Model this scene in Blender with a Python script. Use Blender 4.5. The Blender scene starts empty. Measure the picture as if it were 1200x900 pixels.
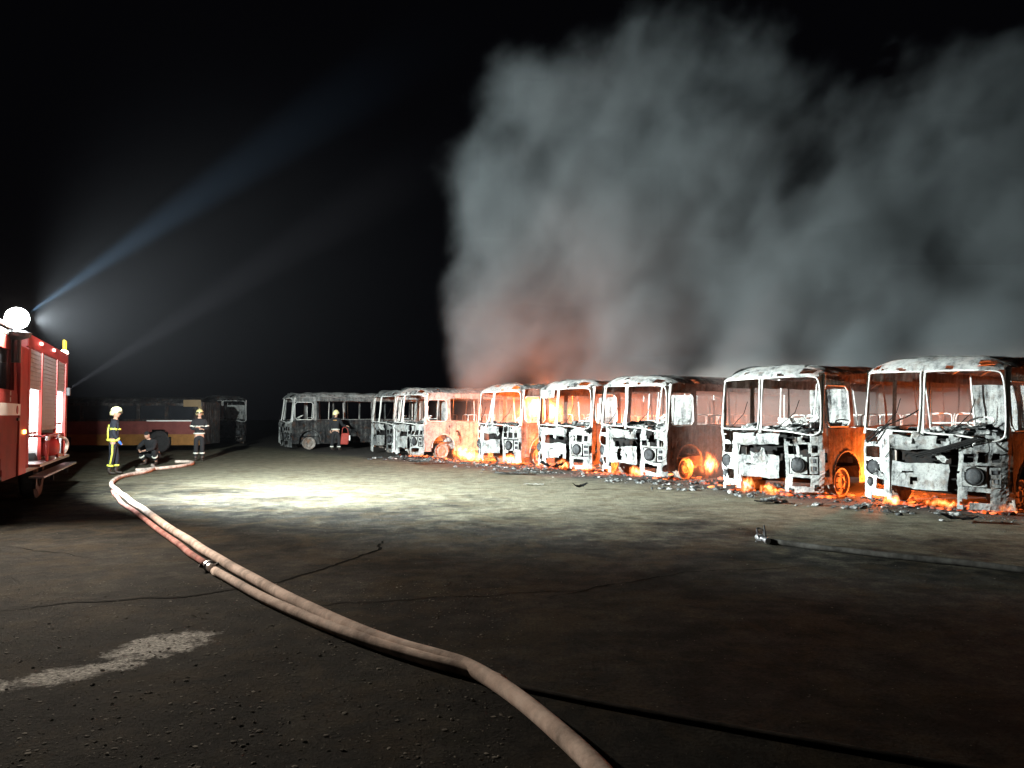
import bpy, bmesh, math, random
from mathutils import Vector, Matrix, noise as mnoise
R = math.radians
S = bpy.context.scene
COL = S.collection
random.seed(7)

# ------------------------------------------------------------------ camera
CAM_Z, FPX, PITCH = 1.65, 900.0, math.atan(36 / 900.0)
cam = bpy.data.objects.new('camera', bpy.data.cameras.new('camera'))
COL.objects.link(cam)
cam.location = (0, 0, CAM_Z)
cam.rotation_euler = (R(90) + PITCH, 0, 0)
cam.data.sensor_width = 36.0
cam.data.lens = 27.0
cam.data.clip_start = 0.05
cam.data.clip_end = 2000
S.camera = cam

def ray(px, py):
    f = Vector((0, math.cos(PITCH), math.sin(PITCH))); u = Vector((0, -math.sin(PITCH), math.cos(PITCH)))
    return f + Vector((1, 0, 0)) * ((px - 600) / FPX) + u * ((450 - py) / FPX)
def gnd(px, py, z=0.0):
    d = ray(px, py); t = (z - CAM_Z) / d.z
    return Vector((0, 0, CAM_Z)) + d * t
def at(px, py, depth):
    d = ray(px, py)
    return Vector((0, 0, CAM_Z)) + d * (depth / d.y)

# ------------------------------------------------------------------ world, exposure
W = bpy.data.worlds.new('World'); S.world = W; W.use_nodes = True
bg = W.node_tree.nodes['Background']
bg.inputs['Color'].default_value = (0.0012, 0.0012, 0.0017, 1); bg.inputs['Strength'].default_value = 1.0
vs = S.view_settings
vs.view_transform = 'Standard'; vs.look = 'None'; vs.exposure = 0.0; vs.gamma = 1.0; vs.use_curve_mapping = False
cy = S.cycles
cy.max_bounces = 4; cy.diffuse_bounces = 2; cy.glossy_bounces = 2; cy.transmission_bounces = 2
cy.volume_bounces = 0; cy.transparent_max_bounces = 8
cy.volume_step_rate = 2.5; cy.volume_max_steps = 256
cy.use_denoising = True
cy.sample_clamp_indirect = 4.0
cy.caustics_reflective = False; cy.caustics_refractive = False

def lamp(name, kind, loc, power, color, radius, aim=None, angle=None, blend=1.0):
    l = bpy.data.lights.new(name, kind); l.energy = power; l.color = color; l.shadow_soft_size = radius
    o = bpy.data.objects.new(name, l); COL.objects.link(o); o.location = loc
    if kind == 'SPOT':
        l.spot_size = R(angle); l.spot_blend = blend
        o.rotation_euler = (Vector(aim) - Vector(loc)).to_track_quat('-Z', 'Y').to_euler()
    return o
LAMP = at(20, 373, 12.5)                       # floodlight globe on the truck's mast
LOUT = LAMP + Vector((0.20, 0.17, -0.02))
COOL = (0.90, 1.0, 0.97)
lamp('mast_floodlight', 'SPOT', LOUT, 66000, COOL, 0.06, (4.8, 25.0, 6.6), 165, 1.0)
lamp('mast_near_fill', 'SPOT', LAMP + Vector((0.17, -0.19, -0.02)), 4600, (1.0, .86, .70), 0.06, (-2.6, 4.2, 0.0), 120, 1.0)  # fill added at the mast to brighten the near ground
SL = LAMP + Vector((0.22, 0.0, 0.1)); SB = at(79, 457, 18.0)
lamp('mast_streak_lamp', 'SPOT', SL, 800000, (0.40, 0.72, 1.0), 0.03, SL + Vector((1, -.26, .55)) * 10, 10, 1.0)  # added lamp: its beam imitates a lens flare streak
lamp('body_streak_lamp', 'SPOT', SB, 560000, (0.95, 0.97, 1.0), 0.03, SB + Vector((1, -.30, .52)) * 10, 9, 1.0)  # second added lamp, for the lower flare streak

AX = Vector((0.8, 0.6, 0)); LX = Vector((0.6, -0.8, 0))      # bus row: rearward and sideways directions
def row(xr, yr, z=0.0): return LX * xr + AX * yr + Vector((0, 0, z))
FIRE = (1.0, 0.17, 0.022)
FIRES = [  # row x, row y, z, power, radius
    (-7.95, 15.5, 0.36, 720, .06), (-7.9, 17.6, 0.8, 130, .06),
    (-11.6, 17.6, 0.5, 190, .06), (-13.15, 15.7, 0.35, 80, .06),
    (-15.6, 15.8, 0.7, 800, .06), (-18.8, 16.0, 0.7, 900, .06),
    (-23.2, 16.6, 0.5, 1200, .06), (-20.5, 16.4, 1.6, 1500, .06), (-24.9, 20.0, 1.5, 900, .06),
    (-17.0, 17.8, 1.3, 330, .06), (-14.2, 18.5, 1.2, 150, .06), (-9.5, 18.5, 1.0, 60, .06), (-6.3, 18.5, 1.0, 35, .06),
    (-4.6, 16.3, 0.5, 260, .06), (-6.2, 14.8, 0.25, 22, .06), (-9.7, 14.6, 0.25, 25, .06), (-14.1, 15.6, 0.25, 30, .06),
    (-17.0, 15.8, 0.25, 60, .06), (-20.4, 16.0, 0.25, 130, .06), (-22.6, 15.6, 0.3, 260, .06),
    (-23.7, 19.5, 3.0, 260, .1),
]
for i, (a, b, z, p, r) in enumerate(FIRES):
    lamp('fire_light', 'POINT', row(a, b, z), p, FIRE, r)

# ------------------------------------------------------------------ node helpers
def newmat(name):
    m = bpy.data.materials.new(name); m.use_nodes = True
    nt = m.node_tree
    for n in list(nt.nodes): nt.nodes.remove(n)
    out = nt.nodes.new('ShaderNodeOutputMaterial')
    return m, nt, out
def N(nt, t, ins=None, **kw):
    n = nt.nodes.new(t)
    for k, v in kw.items(): setattr(n, k, v)
    for k, v in (ins or {}).items():
        if hasattr(v, 'is_output') or isinstance(v, bpy.types.NodeSocket): nt.links.new(v, n.inputs[k])
        else: n.inputs[k].default_value = v
    return n
def ramp(nt, fac, stops, interp='LINEAR'):
    n = nt.nodes.new('ShaderNodeValToRGB'); n.color_ramp.interpolation = interp
    e = n.color_ramp.elements
    while len(e) < len(stops): e.new(0.5)
    for el, (p, c) in zip(e, stops):
        el.position = p; el.color = (c[0], c[1], c[2], 1) if not isinstance(c, (int, float)) else (c, c, c, 1)
    nt.links.new(fac, n.inputs['Fac']); return n.outputs['Color']
def mixc(nt, fac, a, b, mode='MIX'):
    n = nt.nodes.new('ShaderNodeMix'); n.data_type = 'RGBA'; n.blend_type = mode
    for k, v in (('Factor', fac), ('A', a), ('B', b)):
        s = [q for q in n.inputs if q.name == k and q.enabled][0]
        if isinstance(v, bpy.types.NodeSocket): nt.links.new(v, s)
        else: s.default_value = v if isinstance(v, (int, float)) else (v[0], v[1], v[2], 1)
    return [q for q in n.outputs if q.enabled][0]
def coords(nt, world=False):
    if world: return N(nt, 'ShaderNodeNewGeometry').outputs['Position']
    tc = N(nt, 'ShaderNodeTexCoord').outputs['Object']; oi = N(nt, 'ShaderNodeObjectInfo').outputs['Random']
    m = N(nt, 'ShaderNodeMath', {0: oi, 1: 37.0}, operation='MULTIPLY').outputs[0]
    return N(nt, 'ShaderNodeVectorMath', {0: tc, 1: m}, operation='ADD').outputs[0]
def nz(nt, vec, scale, detail=5, rough=.55, dist=0.0):
    return N(nt, 'ShaderNodeTexNoise', {'Vector': vec, 'Scale': scale, 'Detail': detail, 'Roughness': rough, 'Distortion': dist}).outputs[0]
def surf(nt, out, col, rough=.6, metal=0.0, bump=None, bstr=.3, bdist=.02, spec=.5, coat=0.0):
    b = N(nt, 'ShaderNodeBsdfPrincipled')
    for k, v in (('Base Color', col), ('Roughness', rough), ('Metallic', metal)):
        if isinstance(v, bpy.types.NodeSocket): nt.links.new(v, b.inputs[k])
        else: b.inputs[k].default_value = v if isinstance(v, (int, float)) else (v[0], v[1], v[2], 1)
    b.inputs['Specular IOR Level'].default_value = spec
    b.inputs['Coat Weight'].default_value = coat
    if bump is not None:
        bp = N(nt, 'ShaderNodeBump', {'Height': bump, 'Strength': bstr, 'Distance': bdist})
        nt.links.new(bp.outputs[0], b.inputs['Normal'])
    nt.links.new(b.outputs[0], out.inputs['Surface']); return b

def burnt(name, soot, grey, ash, rustc, s0=.36, s1=.50, s2=.62, rust=.5, scale=2.2):
    m, nt, out = newmat(name); v = coords(nt)
    n1 = nz(nt, v, scale, 10, .74, .15)
    st = N(nt, 'ShaderNodeVectorMath', {0: v, 1: (9, 9, .9)}, operation='MULTIPLY').outputs[0]   # streaks running down the panels
    n1 = N(nt, 'ShaderNodeMath', {0: nz(nt, st, 1.0, 5, .6), 1: .35, 2: N(nt, 'ShaderNodeMath', {0: n1, 1: .65}, operation='MULTIPLY').outputs[0]}, operation='MULTIPLY_ADD').outputs[0]
    c = ramp(nt, n1, [(s0, soot), (s1, grey), (s2, ash)])
    n2 = nz(nt, v, scale * 2.3, 7, .65, .3)
    f = ramp(nt, n2, [(.52, 0.0), (.66, 1.0)])
    fm = N(nt, 'ShaderNodeMath', {0: f, 1: rust}, operation='MULTIPLY').outputs[0]
    c = mixc(nt, fm, c, rustc)
    n3 = nz(nt, v, scale * 14, 5, .7)
    sp = ramp(nt, n3, [(.34, 0.35), (.46, 1.0)])
    c = mixc(nt, .75, c, sp, 'MULTIPLY')
    h = N(nt, 'ShaderNodeMath', {0: n1, 1: n3}, operation='ADD').outputs[0]
    surf(nt, out, c, .82, 0.0, h, .5, .02, .12)
    return m
M = {}
M['ash'] = burnt('burnt_ash_metal', (.03, .03, .032), (.26, .27, .27), (.46, .47, .46), (.18, .13, .10), .385, .45, .54, .55)
M['roofm'] = burnt('burnt_roof_metal', (.05, .052, .055), (.2, .21, .21), (.5, .5, .48), (.16, .12, .09), .38, .5, .64, .4, 1.6)
M['side'] = burnt('burnt_side_metal', (.05, .04, .035), (.2, .17, .15), (.38, .36, .34), (.22, .10, .05), .36, .5, .66, .8)
M['frame'] = burnt('burnt_frame_metal', (.10, .10, .10), (.35, .35, .34), (.55, .55, .53), (.22, .16, .12), .30, .42, .52, .3, 4)
M['soot'] = burnt('sooty_metal', (.004, .004, .004), (.008, .008, .008), (.022, .022, .022), (.02, .01, .006), .4, .55, .72, .5)
M['ashpile'] = burnt('ash_debris', (.012, .012, .012), (.08, .085, .085), (.42, .42, .41), (.06, .04, .03), .42, .51, .60, .4, 5)
M['lens'] = burnt('burnt_headlight', (.012, .012, .013), (.035, .037, .04), (.09, .095, .1), (.03, .02, .015), .36, .5, .68, .3, 6)
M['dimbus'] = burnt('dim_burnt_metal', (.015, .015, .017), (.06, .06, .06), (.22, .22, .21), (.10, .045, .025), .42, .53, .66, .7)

def simple(name, col, rough=.6, metal=0., var=.25, scale=8, bump=.15, coat=0., spec=.5):
    m, nt, out = newmat(name); v = coords(nt)
    n = nz(nt, v, scale, 6, .6)
    c = ramp(nt, n, [(.3, [q * (1 - var) for q in col]), (.7, [min(1, q * (1 + var)) for q in col])])
    surf(nt, out, c, rough, metal, n, bump, .01, spec, coat); return m
def emit(name, col, s):
    m, nt, out = newmat(name)
    e = N(nt, 'ShaderNodeEmission', {'Color': (*col, 1), 'Strength': s}); nt.links.new(e.outputs[0], out.inputs['Surface']); return m
M['red'] = simple('red_paint', (.34, .02, .015), .5, 0, .3, 2.2, .05, .06)
M['white_paint'] = simple('white_paint', (.72, .72, .70), .4, 0, .1, 4, .04)
M['grey_shutter'] = simple('grey_shutter', (.36, .36, .38), .45, .2, .1, 6, .03)
M['dark_rubber'] = simple('dark_rubber', (.02, .02, .021), .8, 0, .3, 12, .2)
M['dark_metal'] = simple('dark_metal', (.05, .05, .055), .5, .5, .3, 8, .1)
M['steel'] = simple('steel', (.5, .5, .52), .35, .9, .15, 8, .05)
M['yellow'] = simple('yellow_paint', (.75, .55, .03), .45, 0, .15, 6, .05)
M['dark_glass'] = simple('dark_glass', (.015, .017, .02), .08, 0, .2, 2, 0.0, 0, .8)
M['interior'] = simple('compartment_lining', (.62, .63, .64), .5, 0, .1, 5, .03)
M['led'] = emit('led_strip', (1, .98, .95), 26)
M['globe'] = emit('floodlight_glass', (.93, 1, 1), 80)
M['amber'] = emit('amber_lamp', (1, .45, .08), 14)
M['amberhot'] = emit('beacon_lamp', (1, .62, .45), 30)
M['redlamp'] = emit('marker_lamp', (1, .35, .3), 7)
M['navy'] = simple('navy_fabric', (.012, .014, .024), .85, 0, .3, 20, .3)
M['black_cloth'] = simple('black_fabric', (.008, .008, .010), .9, 0, .3, 20, .3)
M['hivis'] = simple('yellow_reflective_tape', (.86, .90, .12), .5, 0, .1, 20, .05)
M['silver'] = simple('silver_reflective_tape', (.62, .62, .55), .5, 0, .1, 20, .05)
M['helmet'] = simple('cream_helmet', (.72, .67, .36), .35, 0, .08, 6, .02)
M['helmet_old'] = simple('worn_yellow_helmet', (.55, .47, .22), .45, 0, .2, 6, .04)
M['skin'] = simple('skin', (.42, .24, .17), .6, 0, .1, 20, .05)
M['blue'] = simple('blue_glove', (.03, .12, .5), .7, 0, .15, 20, .1)
M['boot'] = simple('boot_leather', (.03, .02, .015), .6, 0, .3, 14, .1)
M['redcloth'] = simple('red_canvas', (.26, .03, .02), .8, 0, .2, 16, .2)
M['visor'] = simple('dark_visor', (.02, .02, .02), .15, 0, .1, 4, 0)
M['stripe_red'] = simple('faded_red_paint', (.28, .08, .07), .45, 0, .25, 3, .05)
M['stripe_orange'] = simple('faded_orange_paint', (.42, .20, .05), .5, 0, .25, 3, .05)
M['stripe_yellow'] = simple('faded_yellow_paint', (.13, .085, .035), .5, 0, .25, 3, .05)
M['crack'] = simple('crack_dirt', (.005, .0046, .004), .95, 0, .3, 30, .2, 0, .02)

def hosemat(name, c0, c1):
    m, nt, out = newmat(name); v = coords(nt, True)
    n = nz(nt, v, 9, 6, .6); n2 = nz(nt, v, 130, 3, .6)
    c = ramp(nt, n, [(.3, c0), (.68, c1)])
    d = ramp(nt, nz(nt, v, 2.3, 6, .7), [(.36, .42), (.56, 1.0)])
    c = mixc(nt, 1.0, c, d, 'MULTIPLY')
    surf(nt, out, c, .9, 0, n2, .6, .006, .06); return m
M['hose'] = hosemat('pale_hose_jacket', (.62, .48, .41), (.86, .72, .64))
M['hose_red'] = hosemat('pink_hose_jacket', (.45, .16, .14), (.62, .36, .32))
M['hose_grey'] = hosemat('grey_hose_jacket', (.03, .028, .025), (.075, .073, .068))
M['hose_shaded'] = hosemat('shaded_hose_jacket', (.018, .016, .014), (.05, .045, .04))  # darker copy of the pale jacket, shade put into the colour

# ground: dark worn asphalt under pale sandy dust, with a dusty pale scar at the near left
def ground_mat():
    m, nt, out = newmat('yard_ground'); P = coords(nt, True)
    sx = N(nt, 'ShaderNodeSeparateXYZ', {0: P})
    nb = nz(nt, P, .55, 8, .66, .5); nm = nz(nt, P, 3.2, 8, .7); nf = nz(nt, P, 38, 6, .72); ng = nz(nt, P, 130, 3, .6)
    asph = ramp(nt, nm, [(.3, (.013, .013, .0125)), (.5, (.027, .026, .0235)), (.72, (.06, .055, .045))])
    big = ramp(nt, nz(nt, P, .42, 6, .62, .8), [(.34, .45), (.5, 1.0), (.66, 1.75)])
    asph = mixc(nt, 1.0, asph, big, 'MULTIPLY')
    dust = ramp(nt, nm, [(.3, (.088, .082, .06)), (.55, (.17, .158, .118)), (.8, (.27, .25, .19))])
    # dust lies towards the buses: distance along the row's rear direction plus ragged noise
    k = N(nt, 'ShaderNodeVectorMath', {0: P, 1: (.45, .89, 0)}, operation='DOT_PRODUCT').outputs['Value']
    k = N(nt, 'ShaderNodeMath', {0: k, 1: -11.4}, operation='ADD').outputs[0]
    n0 = N(nt, 'ShaderNodeMath', {0: nb, 1: -.5, 2: 0}, operation='ADD').outputs[0]
    k = N(nt, 'ShaderNodeMath', {0: n0, 1: 11.0, 2: k}, operation='MULTIPLY_ADD').outputs[0]
    k = N(nt, 'ShaderNodeMath', {0: k, 1: .28, 2: .45}, operation='MULTIPLY_ADD').outputs[0]
    nmm = N(nt, 'ShaderNodeMath', {0: nm, 1: .9, 2: -.45}, operation='MULTIPLY_ADD').outputs[0]
    k = N(nt, 'ShaderNodeMath', {0: k, 1: nmm}, operation='ADD', use_clamp=True).outputs[0]
    c = mixc(nt, k, asph, dust)
    # brown soil blotches and thin greenish dirt
    br = ramp(nt, nz(nt, P, 1.3, 9, .72, .5), [(.48, 0.), (.6, 1.)])
    brs = N(nt, 'ShaderNodeMath', {0: br, 1: .36}, operation='MULTIPLY').outputs[0]
    c = mixc(nt, brs, c, (.085, .062, .034))
    gr = ramp(nt, nz(nt, P, 1.7, 8, .7, .2), [(.56, 0.), (.70, 1.)])
    grs = N(nt, 'ShaderNodeMath', {0: gr, 1: .4}, operation='MULTIPLY').outputs[0]
    c = mixc(nt, grs, c, (.036, .036, .017))
    # soot on the ground along the bus row
    ky = N(nt, 'ShaderNodeVectorMath', {0: P, 1: (.8, .6, 0)}, operation='DOT_PRODUCT').outputs['Value']
    ky = N(nt, 'ShaderNodeMath', {0: n0, 1: 3.0, 2: ky}, operation='MULTIPLY_ADD').outputs[0]
    so = N(nt, 'ShaderNodeMapRange', {0: ky, 1: 12.6, 2: 13.9, 3: 0., 4: .85}).outputs[0]
    c = mixc(nt, so, c, (.06, .055, .055))
    # pale scar
    mp = N(nt, 'ShaderNodeMapping', {'Vector': P, 'Location': (0, 0, 0)}, vector_type='POINT')
    def ell(p, q, wd):
        p, q = gnd(*p), gnd(*q); c0 = (p + q) / 2; d = q - p; hl = d.length / 2; d.normalize()
        rel = N(nt, 'ShaderNodeVectorMath', {0: P, 1: (-c0.x, -c0.y, 0)}, operation='ADD').outputs[0]
        a = N(nt, 'ShaderNodeVectorMath', {0: rel, 1: (d.x / hl, d.y / hl, 0)}, operation='DOT_PRODUCT').outputs['Value']
        b = N(nt, 'ShaderNodeVectorMath', {0: rel, 1: (-d.y / wd, d.x / wd, 0)}, operation='DOT_PRODUCT').outputs['Value']
        aa = N(nt, 'ShaderNodeMath', {0: a, 1: a}, operation='MULTIPLY').outputs[0]
        return N(nt, 'ShaderNodeMath', {0: b, 1: b, 2: aa}, operation='MULTIPLY_ADD').outputs[0]
    r2 = N(nt, 'ShaderNodeMath', {0: ell((128, 775), (240, 740), .26), 1: ell((-25, 808), (170, 775), .16)}, operation='MINIMUM').outputs[0]
    ns = N(nt, 'ShaderNodeMath', {0: nz(nt, P, 5.5, 7, .72, .4), 1: 5.5, 2: -2.85}, operation='MULTIPLY_ADD').outputs[0]
    r2 = N(nt, 'ShaderNodeMath', {0: ns, 1: r2}, operation='ADD').outputs[0]
    sc = N(nt, 'ShaderNodeMapRange', {0: r2, 1: .35, 2: 1.15, 3: .9, 4: 0.}).outputs[0]
    scol = ramp(nt, nf, [(.35, (.36, .35, .33)), (.58, (.82, .81, .78))])
    c = mixc(nt, sc, c, scol)
    sp = ramp(nt, nf, [(.32, .45), (.5, 1.0), (.72, 1.5)])
    c = mixc(nt, 1.0, c, sp, 'MULTIPLY')
    # light grit specks
    vo = N(nt, 'ShaderNodeTexVoronoi', {'Vector': P, 'Scale': 26.0}).outputs['Distance']
    gs = ramp(nt, vo, [(.05, 1.), (.085, 0.)])
    pick = ramp(nt, nz(nt, P, 11, 3), [(.52, 0.), (.6, .8)])
    gs = mixc(nt, 1.0, gs, pick, 'MULTIPLY')
    c = mixc(nt, gs, c, (.30, .28, .25))
    h = N(nt, 'ShaderNodeMath', {0: nf, 1: .5, 2: nm}, operation='MULTIPLY_ADD').outputs[0]
    h = N(nt, 'ShaderNodeMath', {0: ng, 1: .22, 2: h}, operation='MULTIPLY_ADD').outputs[0]
    h = N(nt, 'ShaderNodeMath', {0: gs, 1: .25, 2: h}, operation='MULTIPLY_ADD').outputs[0]
    surf(nt, out, c, .95, 0, h, 1.0, .085, .06); return m
M['ground'] = ground_mat()

# ------------------------------------------------------------------ mesh helpers
def link(name, bm, mat, parent=None, smooth=False):
    me = bpy.data.meshes.new(name); bm.normal_update(); bm.to_mesh(me); bm.free()
    if smooth:
        for p in me.polygons: p.use_smooth = True
    me.materials.append(M[mat] if isinstance(mat, str) else mat)
    o = bpy.data.objects.new(name, me); COL.objects.link(o)
    if parent is not None: o.parent = parent
    return o
def tag(o, label=None, cat=None, group=None, kind=None):
    if label: o['label'] = label
    if cat: o['category'] = cat
    if group: o['group'] = group
    if kind: o['kind'] = kind
    return o
def empty(name, loc, rz=0.0, label=None, cat=None, group=None):
    o = bpy.data.objects.new(name, None); COL.objects.link(o); o.location = loc; o.rotation_euler = (0, 0, rz)
    o.empty_display_size = .3
    return tag(o, label, cat, group)
def box(bm, x0, x1, y0, y1, z0, z1, bev=0.0, jit=0.0):
    r = bmesh.ops.create_cube(bm, size=1.0); v = r['verts']
    for q in v:
        q.co = Vector((x0 + (q.co.x + .5) * (x1 - x0), y0 + (q.co.y + .5) * (y1 - y0), z0 + (q.co.z + .5) * (z1 - z0)))
        if jit: q.co += Vector([random.uniform(-jit, jit) for _ in range(3)])
    if bev:
        es = list({e for q in v for e in q.link_edges})
        bmesh.ops.bevel(bm, geom=es, offset=bev, segments=2, affect='EDGES', profile=.5)
def BX(*a, **k):
    bm = bmesh.new(); box(bm, *a, **k); return bm
def tube(bm, pts, r, n=8, caps=True):
    pts = [Vector(p) for p in pts]; rings = []
    rr = r if isinstance(r, (list, tuple)) else [r] * len(pts)
    up = Vector((0, 0, 1)); prev = None
    for i, p in enumerate(pts):
        t = (pts[min(i + 1, len(pts) - 1)] - pts[max(i - 1, 0)]).normalized()
        a = prev if prev is not None else (up if abs(t.z) < .9 else Vector((1, 0, 0)))
        a = (a - t * a.dot(t)).normalized(); prev = a; b = t.cross(a)
        rings.append([bm.verts.new(p + (a * math.cos(q) + b * math.sin(q)) * rr[i]) for q in [2 * math.pi * k / n for k in range(n)]])
    for s, u in zip(rings, rings[1:]):
        for k in range(n): bm.faces.new((s[k], s[(k + 1) % n], u[(k + 1) % n], u[k]))
    if caps and n > 2:
        bm.faces.new(rings[0][::-1]); bm.faces.new(rings[-1])
def TB(pts, r, n=8):
    bm = bmesh.new(); tube(bm, pts, r, n); return bm
def spline(pts, per=8):
    P = [Vector(p) for p in pts]; P = [P[0] * 2 - P[1]] + P + [P[-1] * 2 - P[-2]]; out = []
    for i in range(1, len(P) - 2):
        for k in range(per):
            t = k / per; a, b, c, d = P[i - 1:i + 3]
            out.append(.5 * ((2 * b) + (c - a) * t + (2 * a - 5 * b + 4 * c - d) * t * t + (3 * b - a - 3 * c + d) * t ** 3))
    out.append(P[-2]); return out
def lathe(bm, prof, n=20, mat4=None):
    rings = []
    for r, h in prof:
        rings.append([bm.verts.new((mat4 or Matrix()) @ Vector((r * math.cos(2 * math.pi * k / n), r * math.sin(2 * math.pi * k / n), h))) for k in range(n)])
    for s, u in zip(rings, rings[1:]):
        for k in range(n): bm.faces.new((s[k], s[(k + 1) % n], u[(k + 1) % n], u[k]))
    bm.faces.new(rings[0][::-1]); bm.faces.new(rings[-1])
def brk(a, b, step, extra=()):
    pts = sorted(set([round(a, 4), round(b, 4)] + [round(e, 4) for e in extra if a < e < b])); out = []
    for p, q in zip(pts, pts[1:]):
        k = max(1, int(math.ceil((q - p) / step - 1e-6))); out += [p + (q - p) * i / k for i in range(k)]
    return out + [pts[-1]]
def inhole(u, v, h):
    u0, u1, v0, v1, r = h
    if not (u0 < u < u1 and v0 < v < v1): return False
    if r <= 0: return True
    du = max(u0 + r - u, u - (u1 - r), 0); dv = max(v0 + r - v, v - (v1 - r), 0)
    return du * du + dv * dv <= r * r
def sheet(u0, u1, v0, v1, step, fmap, holes=(), thick=.012, jit=0.0, dent=0.0, dscale=2.0, seed=0, tear=0.0, keep=None, vstep=None):
    eu = [e for h in holes for e in (h[0], h[1])]; ev = [e for h in holes for e in (h[2], h[3])]
    us = brk(u0, u1, step, eu); vv = brk(v0, v1, vstep or step, ev)
    bm = bmesh.new(); rng = random.Random(seed); so = Vector((seed * 7.3, seed * 3.1, seed * 1.7))
    g = [[None] * len(vv) for _ in us]
    def V(i, j):
        if g[i][j] is None:
            p = Vector(fmap(us[i], vv[j]))
            if dent: p += mnoise.noise_vector(p * dscale + so) * dent
            if jit: p += Vector([rng.uniform(-jit, jit) for _ in range(3)])
            g[i][j] = bm.verts.new(p)
        return g[i][j]
    for i in range(len(us) - 1):
        for j in range(len(vv) - 1):
            u = (us[i] + us[i + 1]) / 2; v = (vv[j] + vv[j + 1]) / 2
            if any(inhole(u, v, h) for h in holes): continue
            if keep and not keep(u, v): continue
            if tear and mnoise.noise(Vector((u * 3.1, v * 3.1, 0)) + so) > 1.0 - tear: continue
            bm.faces.new((V(i, j), V(i + 1, j), V(i + 1, j + 1), V(i, j + 1)))
    if tear or keep:                                     # drop the loose flakes that hang on nothing
        left = set(bm.faces)
        while left:
            st = [left.pop()]; isl = list(st)
            while st:
                for e in st.pop().edges:
                    for f in e.link_faces:
                        if f in left: left.remove(f); st.append(f); isl.append(f)
            if len(isl) < len(bm.faces) * .3: bmesh.ops.delete(bm, geom=isl, context='FACES')
    if thick:
        bmesh.ops.solidify(bm, geom=bm.faces[:], thickness=thick)
    return bm

# ------------------------------------------------------------------ setting
bm = bmesh.new()
xs = brk(-150, 150, 30); ys = brk(-60, 240, 30)
gv = [[bm.verts.new((x, y, 0)) for y in ys] for x in xs]
for i in range(len(xs) - 1):
    for j in range(len(ys) - 1): bm.faces.new((gv[i][j], gv[i + 1][j], gv[i + 1][j + 1], gv[i][j + 1]))
tag(link('ground', bm, 'ground'), kind='structure')

def crack(pts, w):
    P = []
    for a, b in zip(pts, pts[1:]):
        a, b = gnd(*a), gnd(*b); k = max(2, int((b - a).length / .07))
        P += [a + (b - a) * (i / k) for i in range(k)]
    bm = bmesh.new(); pr = None
    for i, p in enumerate(P):
        o = mnoise.noise_vector(p * 3) * .10 + mnoise.noise_vector(p * 13) * .03; o.z = 0; p = p + o
        t = (P[min(i + 1, len(P) - 1)] - P[max(0, i - 1)]).normalized(); s = Vector((-t.y, t.x, 0))
        ww = w * (.35 + 1.1 * abs(mnoise.noise(p * 5))) * min(1, (i + 1) / 6, (len(P) - i) / 6)
        c = [bm.verts.new(p + s * ww + Vector((0, 0, .004))), bm.verts.new(p - s * ww + Vector((0, 0, .004)))]
        if pr: bm.faces.new((pr[0], pr[1], c[1], c[0]))
        pr = c
    return tag(link('ground_crack', bm, 'crack'), kind='structure')
crack([(-10, 720), (90, 706), (235, 697), (330, 682), (385, 664), (440, 645), (452, 632)], .032)
crack([(330, 712), (500, 702), (700, 690)], .012)
crack([(640, 700), (800, 672), (960, 662)], .012)
crack([(0, 640), (120, 655)], .012)

# ------------------------------------------------------------------ burnt buses
HW, LEN = 1.2, 6.9
def yo(x): return .26 * (abs(x) / HW) ** 5
def ysl(z): return max(0, z - 1.35) * .12
def fmap(x, z): return (x * (1 - .01 * max(0, z - 1.4)), yo(x) + ysl(z), z)
def roofz(x, y): return 2.46 + (.24 + .05 * min(1, max(0, (y - .3) / 1.4))) * max(0, 1 - (abs(x) / HW) ** 3.2) ** .6
SHARED = {}
def seat_mesh():
    if 'seat' not in SHARED:
        bm = bmesh.new()
        for s in (-.2, .2):
            tube(bm, spline([(s, 0, 0), (s, 0, .4), (s, .06, .5), (s, .10, .95), (s * .7, .11, 1.02), (0, .11, 1.03)], 3), .014, 5)
            tube(bm, [(s, 0, .42), (s, -.38, .44), (s, -.4, .02)], .014, 5)
        tube(bm, [(-.2, -.38, .44), (.2, -.38, .44)], .014, 5); tube(bm, [(-.2, .08, .75), (.2, .08, .75)], .012, 5)
        me = bpy.data.meshes.new('seat_frame'); bm.to_mesh(me); bm.free(); me.materials.append(M['frame']); SHARED['seat'] = me
    return SHARED['seat']
def rim_mesh():
    if 'rim' not in SHARED:
        bm = bmesh.new(); rot = Matrix.Rotation(R(90), 4, 'Y')
        lathe(bm, [(.05, .02), (.09, .03), (.11, .05), (.17, .04), (.2, -.02), (.25, .0), (.265, .06), (.29, .07), (.295, .05), (.27, .02), (.255, -.12), (.29, -.14), (.28, -.15), (.1, -.12)], 24, rot)
        for k in range(6):
            a = k * math.pi / 3
            tube(bm, [(.03, .14 * math.cos(a), .14 * math.sin(a)), (.075, .14 * math.cos(a), .14 * math.sin(a))], .016, 6)
        me = bpy.data.meshes.new('wheel_rim'); bm.to_mesh(me); bm.free(); me.materials.append(M['side']); SHARED['rim'] = me
    return SHARED['rim']
def inst(name, me, parent, loc, rz=0):
    o = bpy.data.objects.new(name, me); COL.objects.link(o); o.parent = parent; o.location = loc; o.rotation_euler = (0, 0, rz); return o

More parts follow.
